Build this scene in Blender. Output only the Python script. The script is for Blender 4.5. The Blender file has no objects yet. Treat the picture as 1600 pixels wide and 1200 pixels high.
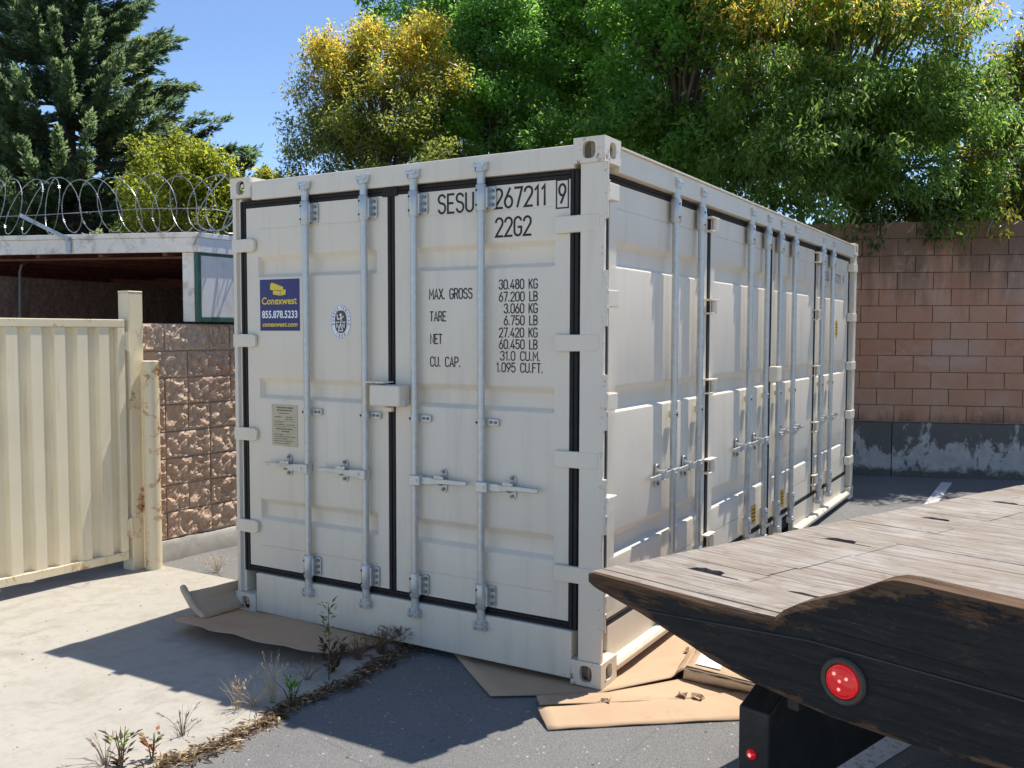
import bpy, math, random
import numpy as np
from mathutils import Vector, Matrix

R = math.radians
random.seed(7)
rng = np.random.default_rng(11)
scene = bpy.context.scene
C = scene.collection

# ------------------------------------------------------------------ camera
CAM = np.array([1.834, -3.908, 1.684])
YAW, PITCH, ROLL, FPX = 0.5371, -0.0550, 0.0021, 1448.2      # focal length in pixels of a 1600 px wide frame
fw = np.array([-math.sin(YAW) * math.cos(PITCH), math.cos(YAW) * math.cos(PITCH), math.sin(PITCH)])
rt0 = np.cross(fw, [0, 0, 1]); rt0 /= np.linalg.norm(rt0)
up0 = np.cross(rt0, fw)
rt = math.cos(ROLL) * rt0 + math.sin(ROLL) * up0
up = -math.sin(ROLL) * rt0 + math.cos(ROLL) * up0
cd = bpy.data.cameras.new('camera'); cam = bpy.data.objects.new('camera', cd); C.objects.link(cam)
cd.sensor_width = 36.0; cd.lens = FPX / 1600 * 36.0; cd.clip_start = 0.05; cd.clip_end = 2000
m = Matrix(((rt[0], up[0], -fw[0], CAM[0]), (rt[1], up[1], -fw[1], CAM[1]), (rt[2], up[2], -fw[2], CAM[2]), (0, 0, 0, 1)))
cam.matrix_world = m
scene.camera = cam

# ------------------------------------------------------------------ sky, sun, exposure
SUN_FROM = Vector((0.33, 1.03, 2.591)).normalized()
w = bpy.data.worlds.new('World'); scene.world = w; w.use_nodes = True
nt = w.node_tree
bg = nt.nodes['Background']
sk = nt.nodes.new('ShaderNodeTexSky'); sk.sky_type = 'NISHITA'; sk.sun_disc = False
sk.sun_elevation = math.asin(SUN_FROM.z); sk.sun_rotation = math.atan2(SUN_FROM.x, SUN_FROM.y)
sk.air_density = 0.7; sk.dust_density = 0.0; sk.ozone_density = 3.0
nt.links.new(sk.outputs[0], bg.inputs[0]); bg.inputs[1].default_value = 0.15
sl = bpy.data.lights.new('sun', 'SUN'); sl.energy = 4.5; sl.angle = R(0.53); sl.color = (1.0, 0.95, 0.87)
so = bpy.data.objects.new('sun', sl); C.objects.link(so)
so.rotation_euler = (-SUN_FROM).to_track_quat('-Z', 'Y').to_euler(); so.location = (3, 8, 14)
vs = scene.view_settings
vs.view_transform = 'Standard'; vs.look = 'None'; vs.gamma = 1.0; vs.exposure = 0.50; vs.use_curve_mapping = False
scene.cycles.max_bounces = 8; scene.cycles.transparent_max_bounces = 8
scene.cycles.sample_clamp_indirect = 6

# ------------------------------------------------------------------ survey helpers: sight line through a picture point
def ray(px, py):
    d = fw + rt * (px - 800) / FPX - up * (py - 600) / FPX
    return d
def G(px, py, z=0.0):                      # point of the sight line at height z
    d = ray(px, py); return CAM + d * ((z - CAM[2]) / d[2])
def D(px, py, depth):                      # point of the sight line at a distance
    return CAM + ray(px, py) * depth

# ------------------------------------------------------------------ object helpers
def tag(o, label=None, cat=None, group=None, kind=None):
    if label: o['label'] = label
    if cat: o['category'] = cat
    if group: o['group'] = group
    if kind: o['kind'] = kind
    return o
def empty(name, loc, label, cat, group=None, rz=0.0):
    o = bpy.data.objects.new(name, None); C.objects.link(o)
    o.location = loc; o.rotation_euler = (0, 0, rz); o.empty_display_size = 0.2
    return tag(o, label, cat, group)
def link(name, me, parent=None, mat=None, world=True):
    o = bpy.data.objects.new(name, me); C.objects.link(o)
    if mat is not None and not me.materials: me.materials.append(mat)
    if parent is not None:
        o.parent = parent
        if world: o.matrix_parent_inverse = pw(parent).inverted()
    return o
def pw(o):                                  # world matrix of an object before any depsgraph update
    mm = o.matrix_basis.copy()
    if o.parent: mm = pw(o.parent) @ o.matrix_parent_inverse @ mm
    return mm

class MB:
    def __init__(s): s.v = []; s.f = []
    def add(s, vs, fs):
        b = len(s.v); s.v += [tuple(map(float, q)) for q in vs]; s.f += [tuple(i + b for i in f) for f in fs]; return s
    def box(s, x0, x1, y0, y1, z0, z1):
        return s.add([(x0, y0, z0), (x1, y0, z0), (x1, y1, z0), (x0, y1, z0), (x0, y0, z1), (x1, y0, z1), (x1, y1, z1), (x0, y1, z1)],
                     [(0, 3, 2, 1), (4, 5, 6, 7), (0, 1, 5, 4), (1, 2, 6, 5), (2, 3, 7, 6), (3, 0, 4, 7)])
    def obox(s, o, a, b, c):               # box from a corner and three edge vectors
        o, a, b, c = map(np.array, (o, a, b, c))
        return s.add([o, o + a, o + a + b, o + b, o + c, o + a + c, o + a + b + c, o + b + c],
                     [(0, 3, 2, 1), (4, 5, 6, 7), (0, 1, 5, 4), (1, 2, 6, 5), (2, 3, 7, 6), (3, 0, 4, 7)])
    def tube(s, pts, rad, n=8, cap=True):
        pts = [np.array(p_, float) for p_ in pts]
        rs = rad if hasattr(rad, '__len__') else [rad] * len(pts)
        rings = []; prev = None
        for i, p_ in enumerate(pts):
            t = pts[min(i + 1, len(pts) - 1)] - pts[max(i - 1, 0)]; t = t / (np.linalg.norm(t) + 1e-9)
            if prev is None:
                a = np.cross(t, [0, 0, 1]) if abs(t[2]) < .9 else np.cross(t, [1, 0, 0])
            else: a = prev - t * (prev @ t)
            a = a / (np.linalg.norm(a) + 1e-9); prev = a; b = np.cross(t, a)
            rings.append([p_ + rs[i] * (math.cos(2 * math.pi * k / n) * a + math.sin(2 * math.pi * k / n) * b) for k in range(n)])
        vs_ = [q for r_ in rings for q in r_]; fs = []
        for i in range(len(pts) - 1):
            for k in range(n):
                k2 = (k + 1) % n
                fs.append((i * n + k, i * n + k2, (i + 1) * n + k2, (i + 1) * n + k))
        if cap: fs += [tuple(range(n - 1, -1, -1)), tuple((len(pts) - 1) * n + k for k in range(n))]
        return s.add(vs_, fs)
    def prism(s, poly, e, close=True):     # polygon of 3-D points pushed along vector e
        n = len(poly); e = np.array(e, float); poly = [np.array(p_, float) for p_ in poly]
        fs = [tuple(range(n - 1, -1, -1)), tuple(range(n, 2 * n))] + [(i, (i + 1) % n, n + (i + 1) % n, n + i) for i in range(n)]
        return s.add(poly + [p_ + e for p_ in poly], fs)
    def grid(s, P, flip=False):            # P[i][j] points
        a = len(P); b = len(P[0]); fs = []
        for i in range(a - 1):
            for j in range(b - 1):
                q = (i * b + j, i * b + j + 1, (i + 1) * b + j + 1, (i + 1) * b + j)
                fs.append(q[::-1] if flip else q)
        return s.add([q for r_ in P for q in r_], fs)
    def mesh(s, name, smooth=None):
        me = bpy.data.meshes.new(name); me.from_pydata(s.v, [], s.f); me.update()
        if smooth is not None:
            me.polygons.foreach_set('use_smooth', [True] * len(me.polygons)); me.set_sharp_from_angle(angle=R(smooth))
        return me
    def build(s, name, mat, parent=None, bevel=0, smooth=None, seg=2):
        o = link(name, s.mesh(name, smooth), parent, mat)
        if bevel:
            md = o.modifiers.new('bevel', 'BEVEL'); md.width = bevel; md.segments = seg; md.limit_method = 'ANGLE'; md.angle_limit = R(35)
        return o

# ------------------------------------------------------------------ material helpers
class NT:
    def __init__(s, name):
        s.m = bpy.data.materials.new(name); s.m.use_nodes = True; s.t = s.m.node_tree
        s.b = s.t.nodes['Principled BSDF']; s.out = s.t.nodes['Material Output']
    def n(s, typ, **k):
        nd = s.t.nodes.new(typ)
        for a, b in k.items():
            if hasattr(nd, a): setattr(nd, a, b)
        return nd
    def l(s, a, b): s.t.links.new(a, b); return s
    def coord(s, space='Object', scale=(1, 1, 1), jitter=False):
        if space == 'World': src = s.n('ShaderNodeNewGeometry').outputs['Position']
        else: src = s.n('ShaderNodeTexCoord').outputs[space]
        mp = s.n('ShaderNodeMapping'); mp.inputs['Scale'].default_value = scale; s.l(src, mp.inputs['Vector'])
        if jitter:
            oi = s.n('ShaderNodeObjectInfo'); mu = s.n('ShaderNodeMath', operation='MULTIPLY'); mu.inputs[1].default_value = 37.0
            s.l(oi.outputs['Random'], mu.inputs[0]); cb = s.n('ShaderNodeCombineXYZ')
            for i in range(3): s.l(mu.outputs[0], cb.inputs[i])
            s.l(cb.outputs[0], mp.inputs['Location'])
        return mp.outputs[0]
    def noise(s, vec, scale, detail=4, rough=.55, dist=0):
        nd = s.n('ShaderNodeTexNoise'); nd.inputs['Scale'].default_value = scale; nd.inputs['Detail'].default_value = detail
        nd.inputs['Roughness'].default_value = rough; nd.inputs['Distortion'].default_value = dist
        s.l(vec, nd.inputs['Vector']); return nd.outputs['Fac']
    def ramp(s, fac, stops):
        nd = s.n('ShaderNodeValToRGB'); el = nd.color_ramp.elements
        while len(el) > len(stops): el.remove(el[-1])
        while len(el) < len(stops): el.new(.5)
        for e, (p_, c) in zip(el, stops):
            e.position = p_; e.color = (c, c, c, 1) if not hasattr(c, '__len__') else (*c, 1)
        s.l(fac, nd.inputs[0]); return nd.outputs[0]
    def mix(s, fac, a, b, mode='MIX'):
        nd = s.n('ShaderNodeMix', data_type='RGBA', blend_type=mode)
        for sock, val in ((nd.inputs[0], fac), (nd.inputs[6], a), (nd.inputs[7], b)):
            if hasattr(val, 'links'): s.l(val, sock)
            elif hasattr(val, '__len__'): sock.default_value = (*val, 1)
            else: sock.default_value = val
        return nd.outputs[2]
    def math(s, op, a, b=None):
        nd = s.n('ShaderNodeMath', operation=op)
        for i, val in enumerate((a, b)):
            if val is None: continue
            if hasattr(val, 'links'): s.l(val, nd.inputs[i])
            else: nd.inputs[i].default_value = val
        return nd.outputs[0]
    def color(s, c):
        if hasattr(c, 'links'): s.l(c, s.b.inputs['Base Color'])
        else: s.b.inputs['Base Color'].default_value = (*c, 1)
        return s
    def rough(s, r_):
        if hasattr(r_, 'links'): s.l(r_, s.b.inputs['Roughness'])
        else: s.b.inputs['Roughness'].default_value = r_
        return s
    def bump(s, h, strength=.3, dist=.01):
        nd = s.n('ShaderNodeBump'); nd.inputs['Strength'].default_value = strength; nd.inputs['Distance'].default_value = dist
        s.l(h, nd.inputs['Height']); s.l(nd.outputs[0], s.b.inputs['Normal']); return s
    def set(s, **k):
        for a, b in k.items(): s.b.inputs[a.replace('_', ' ')].default_value = b
        return s

def m_container(name, rust=0.0, base=(.81, .715, .565)):
    t = NT(name); v = t.coord('World')
    big = t.noise(v, 1.3, 5); vs_ = t.coord('World', (9, 9, 1.0)); st = t.noise(vs_, 1.0, 5, .6)
    fine = t.noise(v, 26, 5, .65)
    col = t.mix(t.ramp(big, [(.35, 0), (.7, 1)]), base, tuple(x * .93 for x in base))
    col = t.mix(t.ramp(st, [(.54, 0), (.78, .4)]), col, (.53, .47, .38))
    zs = t.n('ShaderNodeSeparateXYZ'); t.l(t.n('ShaderNodeNewGeometry').outputs['Position'], zs.inputs[0])
    gr = t.math('SUBTRACT', t.math('MULTIPLY', st, .55), zs.outputs[2]); col = t.mix(t.ramp(gr, [(.10, 0), (.30, .18)]), col, (.42, .35, .26))
    col = t.mix(t.ramp(fine, [(.70, 0), (.80, .5)]), col, (.36, .32, .27))
    vo = t.n('ShaderNodeTexVoronoi'); vo.inputs['Scale'].default_value = 5.5; t.l(v, vo.inputs['Vector'])
    col = t.mix(t.ramp(vo.outputs['Distance'], [(.0, .35), (.012, .3), (.020, 0)]), col, (.20, .14, .09))
    sc = t.noise(t.coord('World', (3, 3, 40)), 2.2, 4, .6, 1.2); col = t.mix(t.ramp(sc, [(.71, 0), (.735, .35)]), col, (.40, .36, .30))
    if rust < 0:                           # bare rust along the near corner edge and at the sill ends
        nr_ = t.noise(v, 38, 6, .7); ed = t.math('MULTIPLY', t.math('GREATER_THAN', zs.outputs[0], -.022), t.math('LESS_THAN', zs.outputs[1], .05))
        col = t.mix(t.math('MULTIPLY', ed, t.ramp(nr_, [(.58, 0), (.66, .7)])), col, (.36, .19, .10))
        low = t.math('LESS_THAN', zs.outputs[2], .045); col = t.mix(t.math('MULTIPLY', low, t.ramp(nr_, [(.60, 0), (.70, .4)])), col, (.40, .30, .21))
    if rust:
        rn = t.noise(v, 17, 6, .7); rm = t.ramp(rn, [(.62 - rust * .1, 0), (.68 - rust * .1, .9)])
        col = t.mix(rm, col, (.19, .075, .035))
    t.color(col).rough(t.ramp(big, [(.3, .38), (.7, .52)]))
    wav = t.noise(v, 2.6, 3); hs = t.math('ADD', t.math('MULTIPLY', wav, 1.0), t.math('MULTIPLY', fine, .05))
    t.bump(hs, .22, .02); return t.m
def m_plain(name, c, rough=.6, metal=0, var=.12, scale=20, bump=.1, dirt=None, dirt_amt=.5, dscale=6):
    t = NT(name); v = t.coord('World'); n1 = t.noise(v, scale, 4)
    col = t.mix(t.ramp(n1, [(.3, 0), (.7, 1)]), tuple(x * (1 - var) for x in c), tuple(min(1, x * (1 + var)) for x in c))
    if dirt: col = t.mix(t.ramp(t.noise(v, dscale, 6, .65), [(.52, 0), (.66, dirt_amt)]), col, dirt)
    t.color(col).rough(rough).set(Metallic=metal)
    if bump: t.bump(n1, bump, .005)
    return t.m
def m_asphalt():
    t = NT('asphalt'); v = t.coord('World')
    big = t.noise(v, .55, 5); n2 = t.noise(v, 2.3, 5, .6)
    vo = t.n('ShaderNodeTexVoronoi'); vo.inputs['Scale'].default_value = 310; t.l(v, vo.inputs['Vector'])
    vo2 = t.n('ShaderNodeTexVoronoi'); vo2.inputs['Scale'].default_value = 62; t.l(v, vo2.inputs['Vector'])
    base = t.mix(t.ramp(big, [(.35, 0), (.68, 1)]), (.18, .174, .165), (.225, .218, .207))
    base = t.mix(t.ramp(n2, [(.45, 0), (.75, .5)]), base, (.255, .247, .235))
    sp = t.n('ShaderNodeSeparateColor'); t.l(vo.outputs['Color'], sp.inputs[0])
    base = t.mix(t.ramp(sp.outputs[0], [(.0, .55), (.3, .1), (.72, .0), (.9, .42)]), base, t.mix(sp.outputs[0], (.035, .035, .04), (.42, .41, .39)))
    sp2 = t.n('ShaderNodeSeparateColor'); t.l(vo2.outputs['Color'], sp2.inputs[0])
    base = t.mix(t.math('MULTIPLY', t.ramp(sp2.outputs[1], [(.965, 0), (.975, .8)]), t.ramp(vo2.outputs['Distance'], [(.25, 1), (.4, 0)])), base, (.62, .60, .56))
    # thin cracks
    vc = t.n('ShaderNodeTexVoronoi', feature='DISTANCE_TO_EDGE'); vc.inputs['Scale'].default_value = .55
    wv = t.n('ShaderNodeMix', data_type='VECTOR'); wv.inputs[0].default_value = .10
    nz = t.n('ShaderNodeTexNoise'); nz.inputs['Scale'].default_value = 5; t.l(v, nz.inputs['Vector'])
    t.l(v, wv.inputs[4]); t.l(nz.outputs['Color'], wv.inputs[5]); t.l(wv.outputs[1], vc.inputs['Vector'])
    crack = t.ramp(vc.outputs['Distance'], [(.0, 1), (.0035, 0)])
    base = t.mix(t.math('MULTIPLY', crack, .22), base, (.03, .03, .03))
    t.color(base).rough(.86)
    h = t.math('SUBTRACT', t.math('ADD', vo.outputs['Distance'], t.noise(v, 420, 2)), t.math('MULTIPLY', crack, .25))
    t.bump(h, .7, .006); return t.m
def m_concrete(name='concrete', a=(.43, .395, .335), b=(.37, .34, .288), stain=(.29, .255, .205)):
    t = NT(name); v = t.coord('World')
    n1 = t.noise(v, .9, 6, .6); n2 = t.noise(v, 5, 6, .65, .6); n3 = t.noise(v, 90, 3, .7)
    col = t.mix(t.ramp(n1, [(.36, 0), (.66, 1)]), a, b)
    col = t.mix(t.ramp(n2, [(.50, 0), (.70, .6)]), col, stain)
    n6 = t.noise(v, 18, 7, .75, .3); col = t.mix(t.ramp(n6, [(.50, 0), (.66, .5)]), col, tuple(x * .72 for x in a))
    n7 = t.noise(v, 2.4, 7, .7, .8); col = t.mix(t.ramp(n7, [(.56, 0), (.70, .55)]), col, (.24, .215, .18))
    vst = t.coord('World', (1.5, .5, 1)); n4 = t.noise(vst, 7, 6, .7, 1.2)
    col = t.mix(t.ramp(n4, [(.58, 0), (.70, .35)]), col, (.22, .19, .16))
    col = t.mix(t.ramp(n3, [(.62, 0), (.75, .4)]), col, (.60, .57, .52))
    vo = t.n('ShaderNodeTexVoronoi'); vo.inputs['Scale'].default_value = 6.5; t.l(v, vo.inputs['Vector'])
    col = t.mix(t.ramp(vo.outputs['Distance'], [(.0, .8), (.035, .6), (.06, 0)]), col, (.12, .10, .085))
    t.color(col).rough(.82).bump(t.math('ADD', t.math('MULTIPLY', n2, .10), t.math('ADD', t.math('MULTIPLY', n3, .35), t.math('MULTIPLY', t.noise(v, 260, 3, .7), .3))), .35, .005); return t.m
def m_splitface():
    t = NT('split_face_block'); v = t.coord('Object', jitter=True); oi = t.n('ShaderNodeObjectInfo')
    n1 = t.noise(v, 9, 6, .7); n2 = t.noise(v, 55, 4, .7)
    ca = t.mix(oi.outputs['Random'], (.47, .30, .205), (.57, .42, .315))
    col = t.mix(t.ramp(n1, [(.35, 0), (.65, 1)]), ca, (.53, .40, .30))
    col = t.mix(t.ramp(n2, [(.54, 0), (.68, .7)]), col, (.74, .64, .54))  # pale flecks: grazing sun highlights put into the block colour
    col = t.mix(t.ramp(n2, [(.28, .5), (.40, 0)]), col, (.22, .13, .085))
    t.color(col).rough(.93).bump(t.math('ADD', t.math('MULTIPLY', n1, .5), t.math('MULTIPLY', n2, .5)), .6, .008); return t.m
def m_wallblock():
    t = NT('terracotta_block'); v = t.coord('Object', jitter=True); pv = t.coord('World'); oi = t.n('ShaderNodeObjectInfo')
    n1 = t.noise(v, 5, 6, .7); n2 = t.noise(v, 70, 4, .7); n3 = t.noise(pv, 1.1, 6, .65, .5)
    ca = t.mix(oi.outputs['Random'], (.45, .205, .112), (.50, .28, .175))
    col = t.mix(t.ramp(n1, [(.35, 0), (.68, .8)]), ca, (.46, .235, .138))
    col = t.mix(t.ramp(n3, [(.50, 0), (.68, .75)]), col, (.52, .35, .26))
    col = t.mix(t.ramp(n2, [(.6, 0), (.75, .4)]), col, (.20, .12, .09))
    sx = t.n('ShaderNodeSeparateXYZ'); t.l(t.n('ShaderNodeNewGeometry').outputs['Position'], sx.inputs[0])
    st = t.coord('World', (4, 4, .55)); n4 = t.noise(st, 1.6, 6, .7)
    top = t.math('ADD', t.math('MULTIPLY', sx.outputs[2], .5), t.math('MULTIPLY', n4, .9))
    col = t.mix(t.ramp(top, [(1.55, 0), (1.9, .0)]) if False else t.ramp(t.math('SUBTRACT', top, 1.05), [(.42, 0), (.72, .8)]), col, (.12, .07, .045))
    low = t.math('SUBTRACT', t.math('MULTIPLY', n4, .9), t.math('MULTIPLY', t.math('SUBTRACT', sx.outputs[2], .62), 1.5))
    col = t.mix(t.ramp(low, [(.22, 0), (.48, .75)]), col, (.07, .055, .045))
    n8 = t.noise(pv, 3.4, 7, .75, 1.0); col = t.mix(t.ramp(n8, [(.60, 0), (.72, .5)]), col, (.60, .50, .43))
    t.color(col).rough(.93).bump(t.math('ADD', n1, t.math('ADD', t.math('MULTIPLY', n2, .6), t.math('MULTIPLY', t.noise(v, 24, 5, .7), .8))), .8, .01); return t.m
def m_stained_concrete():
    t = NT('stained_concrete'); v = t.coord('World'); st = t.coord('World', (3, 3, 1.7))
    n1 = t.noise(st, 1.0, 6, .7, .3); n2 = t.noise(v, 6, 6, .7); n3 = t.noise(v, 60, 4, .7)
    sx = t.n('ShaderNodeSeparateXYZ'); t.l(t.n('ShaderNodeNewGeometry').outputs['Position'], sx.inputs[0])
    col = t.mix(t.ramp(n2, [(.35, 0), (.65, 1)]), (.50, .475, .43), (.36, .34, .31))
    zz = t.math('ADD', t.math('MULTIPLY', n1, 1.5), t.math('MULTIPLY', sx.outputs[2], .55))
    col = t.mix(t.ramp(zz, [(.92, 0), (1.16, .88)]), col, (.085, .075, .062))
    lo = t.math('SUBTRACT', t.math('MULTIPLY', n2, .30), sx.outputs[2])
    col = t.mix(t.ramp(lo, [(.04, 0), (.10, .85)]), col, (.05, .045, .03))
    col = t.mix(t.ramp(n3, [(.58, 0), (.72, .35)]), col, (.48, .46, .43))
    t.color(col).rough(.9).bump(t.math('ADD', n2, n3), .4, .01); return t.m
def m_rustpaint(name, base=(.70, .62, .42), amt=.5):
    t = NT(name); v = t.coord('World'); st = t.coord('World', (14, 14, 1.1))
    n1 = t.noise(v, 5, 6, .7, .4); n2 = t.noise(st, 1.0, 5, .65); n3 = t.noise(v, 2, 4); n4 = t.noise(v, 40, 4, .7)
    col = t.mix(t.ramp(n3, [(.35, 0), (.7, 1)]), base, tuple(x * .9 for x in base))
    col = t.mix(t.ramp(n2, [(.56, 0), (.8, .5)]), col, (.50, .37, .19))
    a = .70 - .1 * amt
    col = t.mix(t.ramp(n1, [(a - .05, 0), (a, .55), (a + .02, .85)]), col, (.46, .19, .04))
    col = t.mix(t.ramp(n1, [(a + .025, 0), (a + .06, .95)]), col, (.13, .05, .02))
    col = t.mix(t.ramp(n4, [(.70, 0), (.78, .7)]), col, (.28, .13, .05))
    t.color(col).rough(.5).bump(n1, .15, .004); return t.m
def m_cardboard():
    t = NT('cardboard'); v = t.coord('World'); n1 = t.noise(v, 2.2, 5); n2 = t.noise(v, 45, 4, .7)
    col = t.mix(t.ramp(n1, [(.35, 0), (.7, 1)]), (.53, .37, .23), (.46, .305, .185))
    col = t.mix(t.ramp(n2, [(.64, 0), (.76, .35)]), col, (.27, .16, .085))
    cz = t.n('ShaderNodeTexVoronoi', feature='DISTANCE_TO_EDGE'); cz.inputs['Scale'].default_value = 3.1; t.l(v, cz.inputs['Vector'])
    crs = t.ramp(cz.outputs['Distance'], [(.0, 1), (.012, 0)]); col = t.mix(t.math('MULTIPLY', crs, t.ramp(n1, [(.5, 0), (.65, .35)])), col, (.30, .19, .11))
    n5 = t.noise(v, 7, 6, .7, .5); col = t.mix(t.ramp(n5, [(.60, 0), (.70, .35)]), col, (.30, .20, .12))
    wv = t.n('ShaderNodeTexWave'); wv.inputs['Scale'].default_value = 38; wv.inputs['Distortion'].default_value = .4; t.l(v, wv.inputs['Vector'])
    t.color(col).rough(.85).bump(t.math('ADD', t.math('MULTIPLY', wv.outputs['Fac'], .25), n1), .16, .006); return t.m
def m_deck():
    t = NT('weathered_deck_wood'); gr = t.coord('Object', (3.0, 45, 30)); v = t.coord('Object')
    n1 = t.noise(gr, 1.0, 6, .65, .6); n2 = t.noise(v, 3.2, 5, .6); n3 = t.noise(v, 60, 4, .7); oi = t.n('ShaderNodeObjectInfo')
    col = t.mix(oi.outputs['Random'], (.27, .222, .172), (.28, .234, .184))
    col = t.mix(t.ramp(n2, [(.45, 0), (.66, .8)]), col, (.385, .355, .32))
    pt = t.noise(v, 9, 7, .72, 1.0); col = t.mix(t.ramp(pt, [(.54, 0), (.66, .65)]), col, (.16, .105, .07))
    col = t.mix(t.ramp(n1, [(.48, 0), (.62, .85)]), col, (.15, .105, .078))
    col = t.mix(t.ramp(n1, [(.30, .5), (.44, 0)]), col, (.426, .394, .369))
    col = t.mix(t.ramp(n3, [(.66, 0), (.76, .6)]), col, (.12, .08, .06))
    t.color(col).rough(.72).bump(t.math('ADD', n1, t.math('MULTIPLY', n3, .3)), .6, .006); return t.m
def m_beam():
    t = NT('worn_black_beam'); gr = t.coord('Object', (3.5, 30, 55)); v = t.coord('Object', (1, 1, 2.2))
    n1 = t.noise(gr, 1.0, 8, .7, .5); n2 = t.noise(v, 7, 8, .7, .4); n3 = t.noise(v, 50, 4, .7)
    at = t.n('ShaderNodeAttribute', attribute_name='wear')
    wood = t.mix(t.ramp(n1, [(.35, 0), (.65, 1)]), (.055, .029, .015), (.165, .095, .050))
    black = t.mix(t.ramp(n1, [(.4, 0), (.7, 1)]), (.012, .012, .012), (.032, .030, .027))
    black = t.mix(t.ramp(n2, [(.58, 0), (.72, .5)]), black, (.085, .065, .045))
    sc = t.noise(t.coord('Object', (6, 60, 140)), 1.0, 5, .7, 1.5); black = t.mix(t.ramp(sc, [(.66, 0), (.72, .6)]), black, (.20, .18, .14))
    black = t.mix(t.ramp(n3, [(.62, 0), (.74, .4)]), black, (.13, .115, .09))
    wear = t.math('ADD', t.math('MULTIPLY', at.outputs['Fac'], .62), t.math('MULTIPLY', t.math('SUBTRACT', t.math('ADD', t.math('MULTIPLY', n2, .85), t.math('ADD', t.math('MULTIPLY', n1, .35), t.math('MULTIPLY', n3, .25))), .655), 2.1))
    col = t.mix(t.ramp(wear, [(.42, 0), (.58, 1)]), black, wood)
    t.set(**{'Specular_IOR_Level': .25}); t.color(col).rough(t.ramp(wear, [(.4, .62), (.6, .85)])).bump(t.math('ADD', t.math('ADD', n1, t.math('MULTIPLY', n3, .35)), t.math('MULTIPLY', t.ramp(wear, [(.42, 1), (.58, 0)]), .35)), .8, .007); return t.m
def m_leaf(name, spec=.5, trans=.38, rough=.42):
    t = NT(name); at = t.n('ShaderNodeAttribute', attribute_name='tint')
    t.color(at.outputs['Color']).rough(rough).set(**{'Specular_IOR_Level': spec})
    tr = t.n('ShaderNodeBsdfTranslucent'); g = t.n('ShaderNodeHueSaturation'); g.inputs['Value'].default_value = 3.4; g.inputs['Saturation'].default_value = 1.0
    t.l(at.outputs['Color'], g.inputs['Color']); t.l(g.outputs[0], tr.inputs[0])
    mx = t.n('ShaderNodeMixShader'); mx.inputs[0].default_value = trans
    t.l(t.b.outputs[0], mx.inputs[1]); t.l(tr.outputs[0], mx.inputs[2]); t.l(mx.outputs[0], t.out.inputs['Surface']); return t.m
def m_galv():
    t = NT('galvanised_steel'); v = t.coord('World'); n1 = t.noise(v, 30, 5, .6); n2 = t.noise(t.coord('World', (30, 30, 2)), 1, 4)
    col = t.mix(t.ramp(n1, [(.35, 0), (.7, 1)]), (.50, .51, .485), (.62, .625, .60))
    col = t.mix(t.ramp(n2, [(.6, 0), (.8, .5)]), col, (.24, .24, .225))
    t.color(col).rough(t.ramp(n1, [(.3, .30), (.7, .46)])).set(Metallic=.5).bump(n1, .08, .003); return t.m

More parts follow.
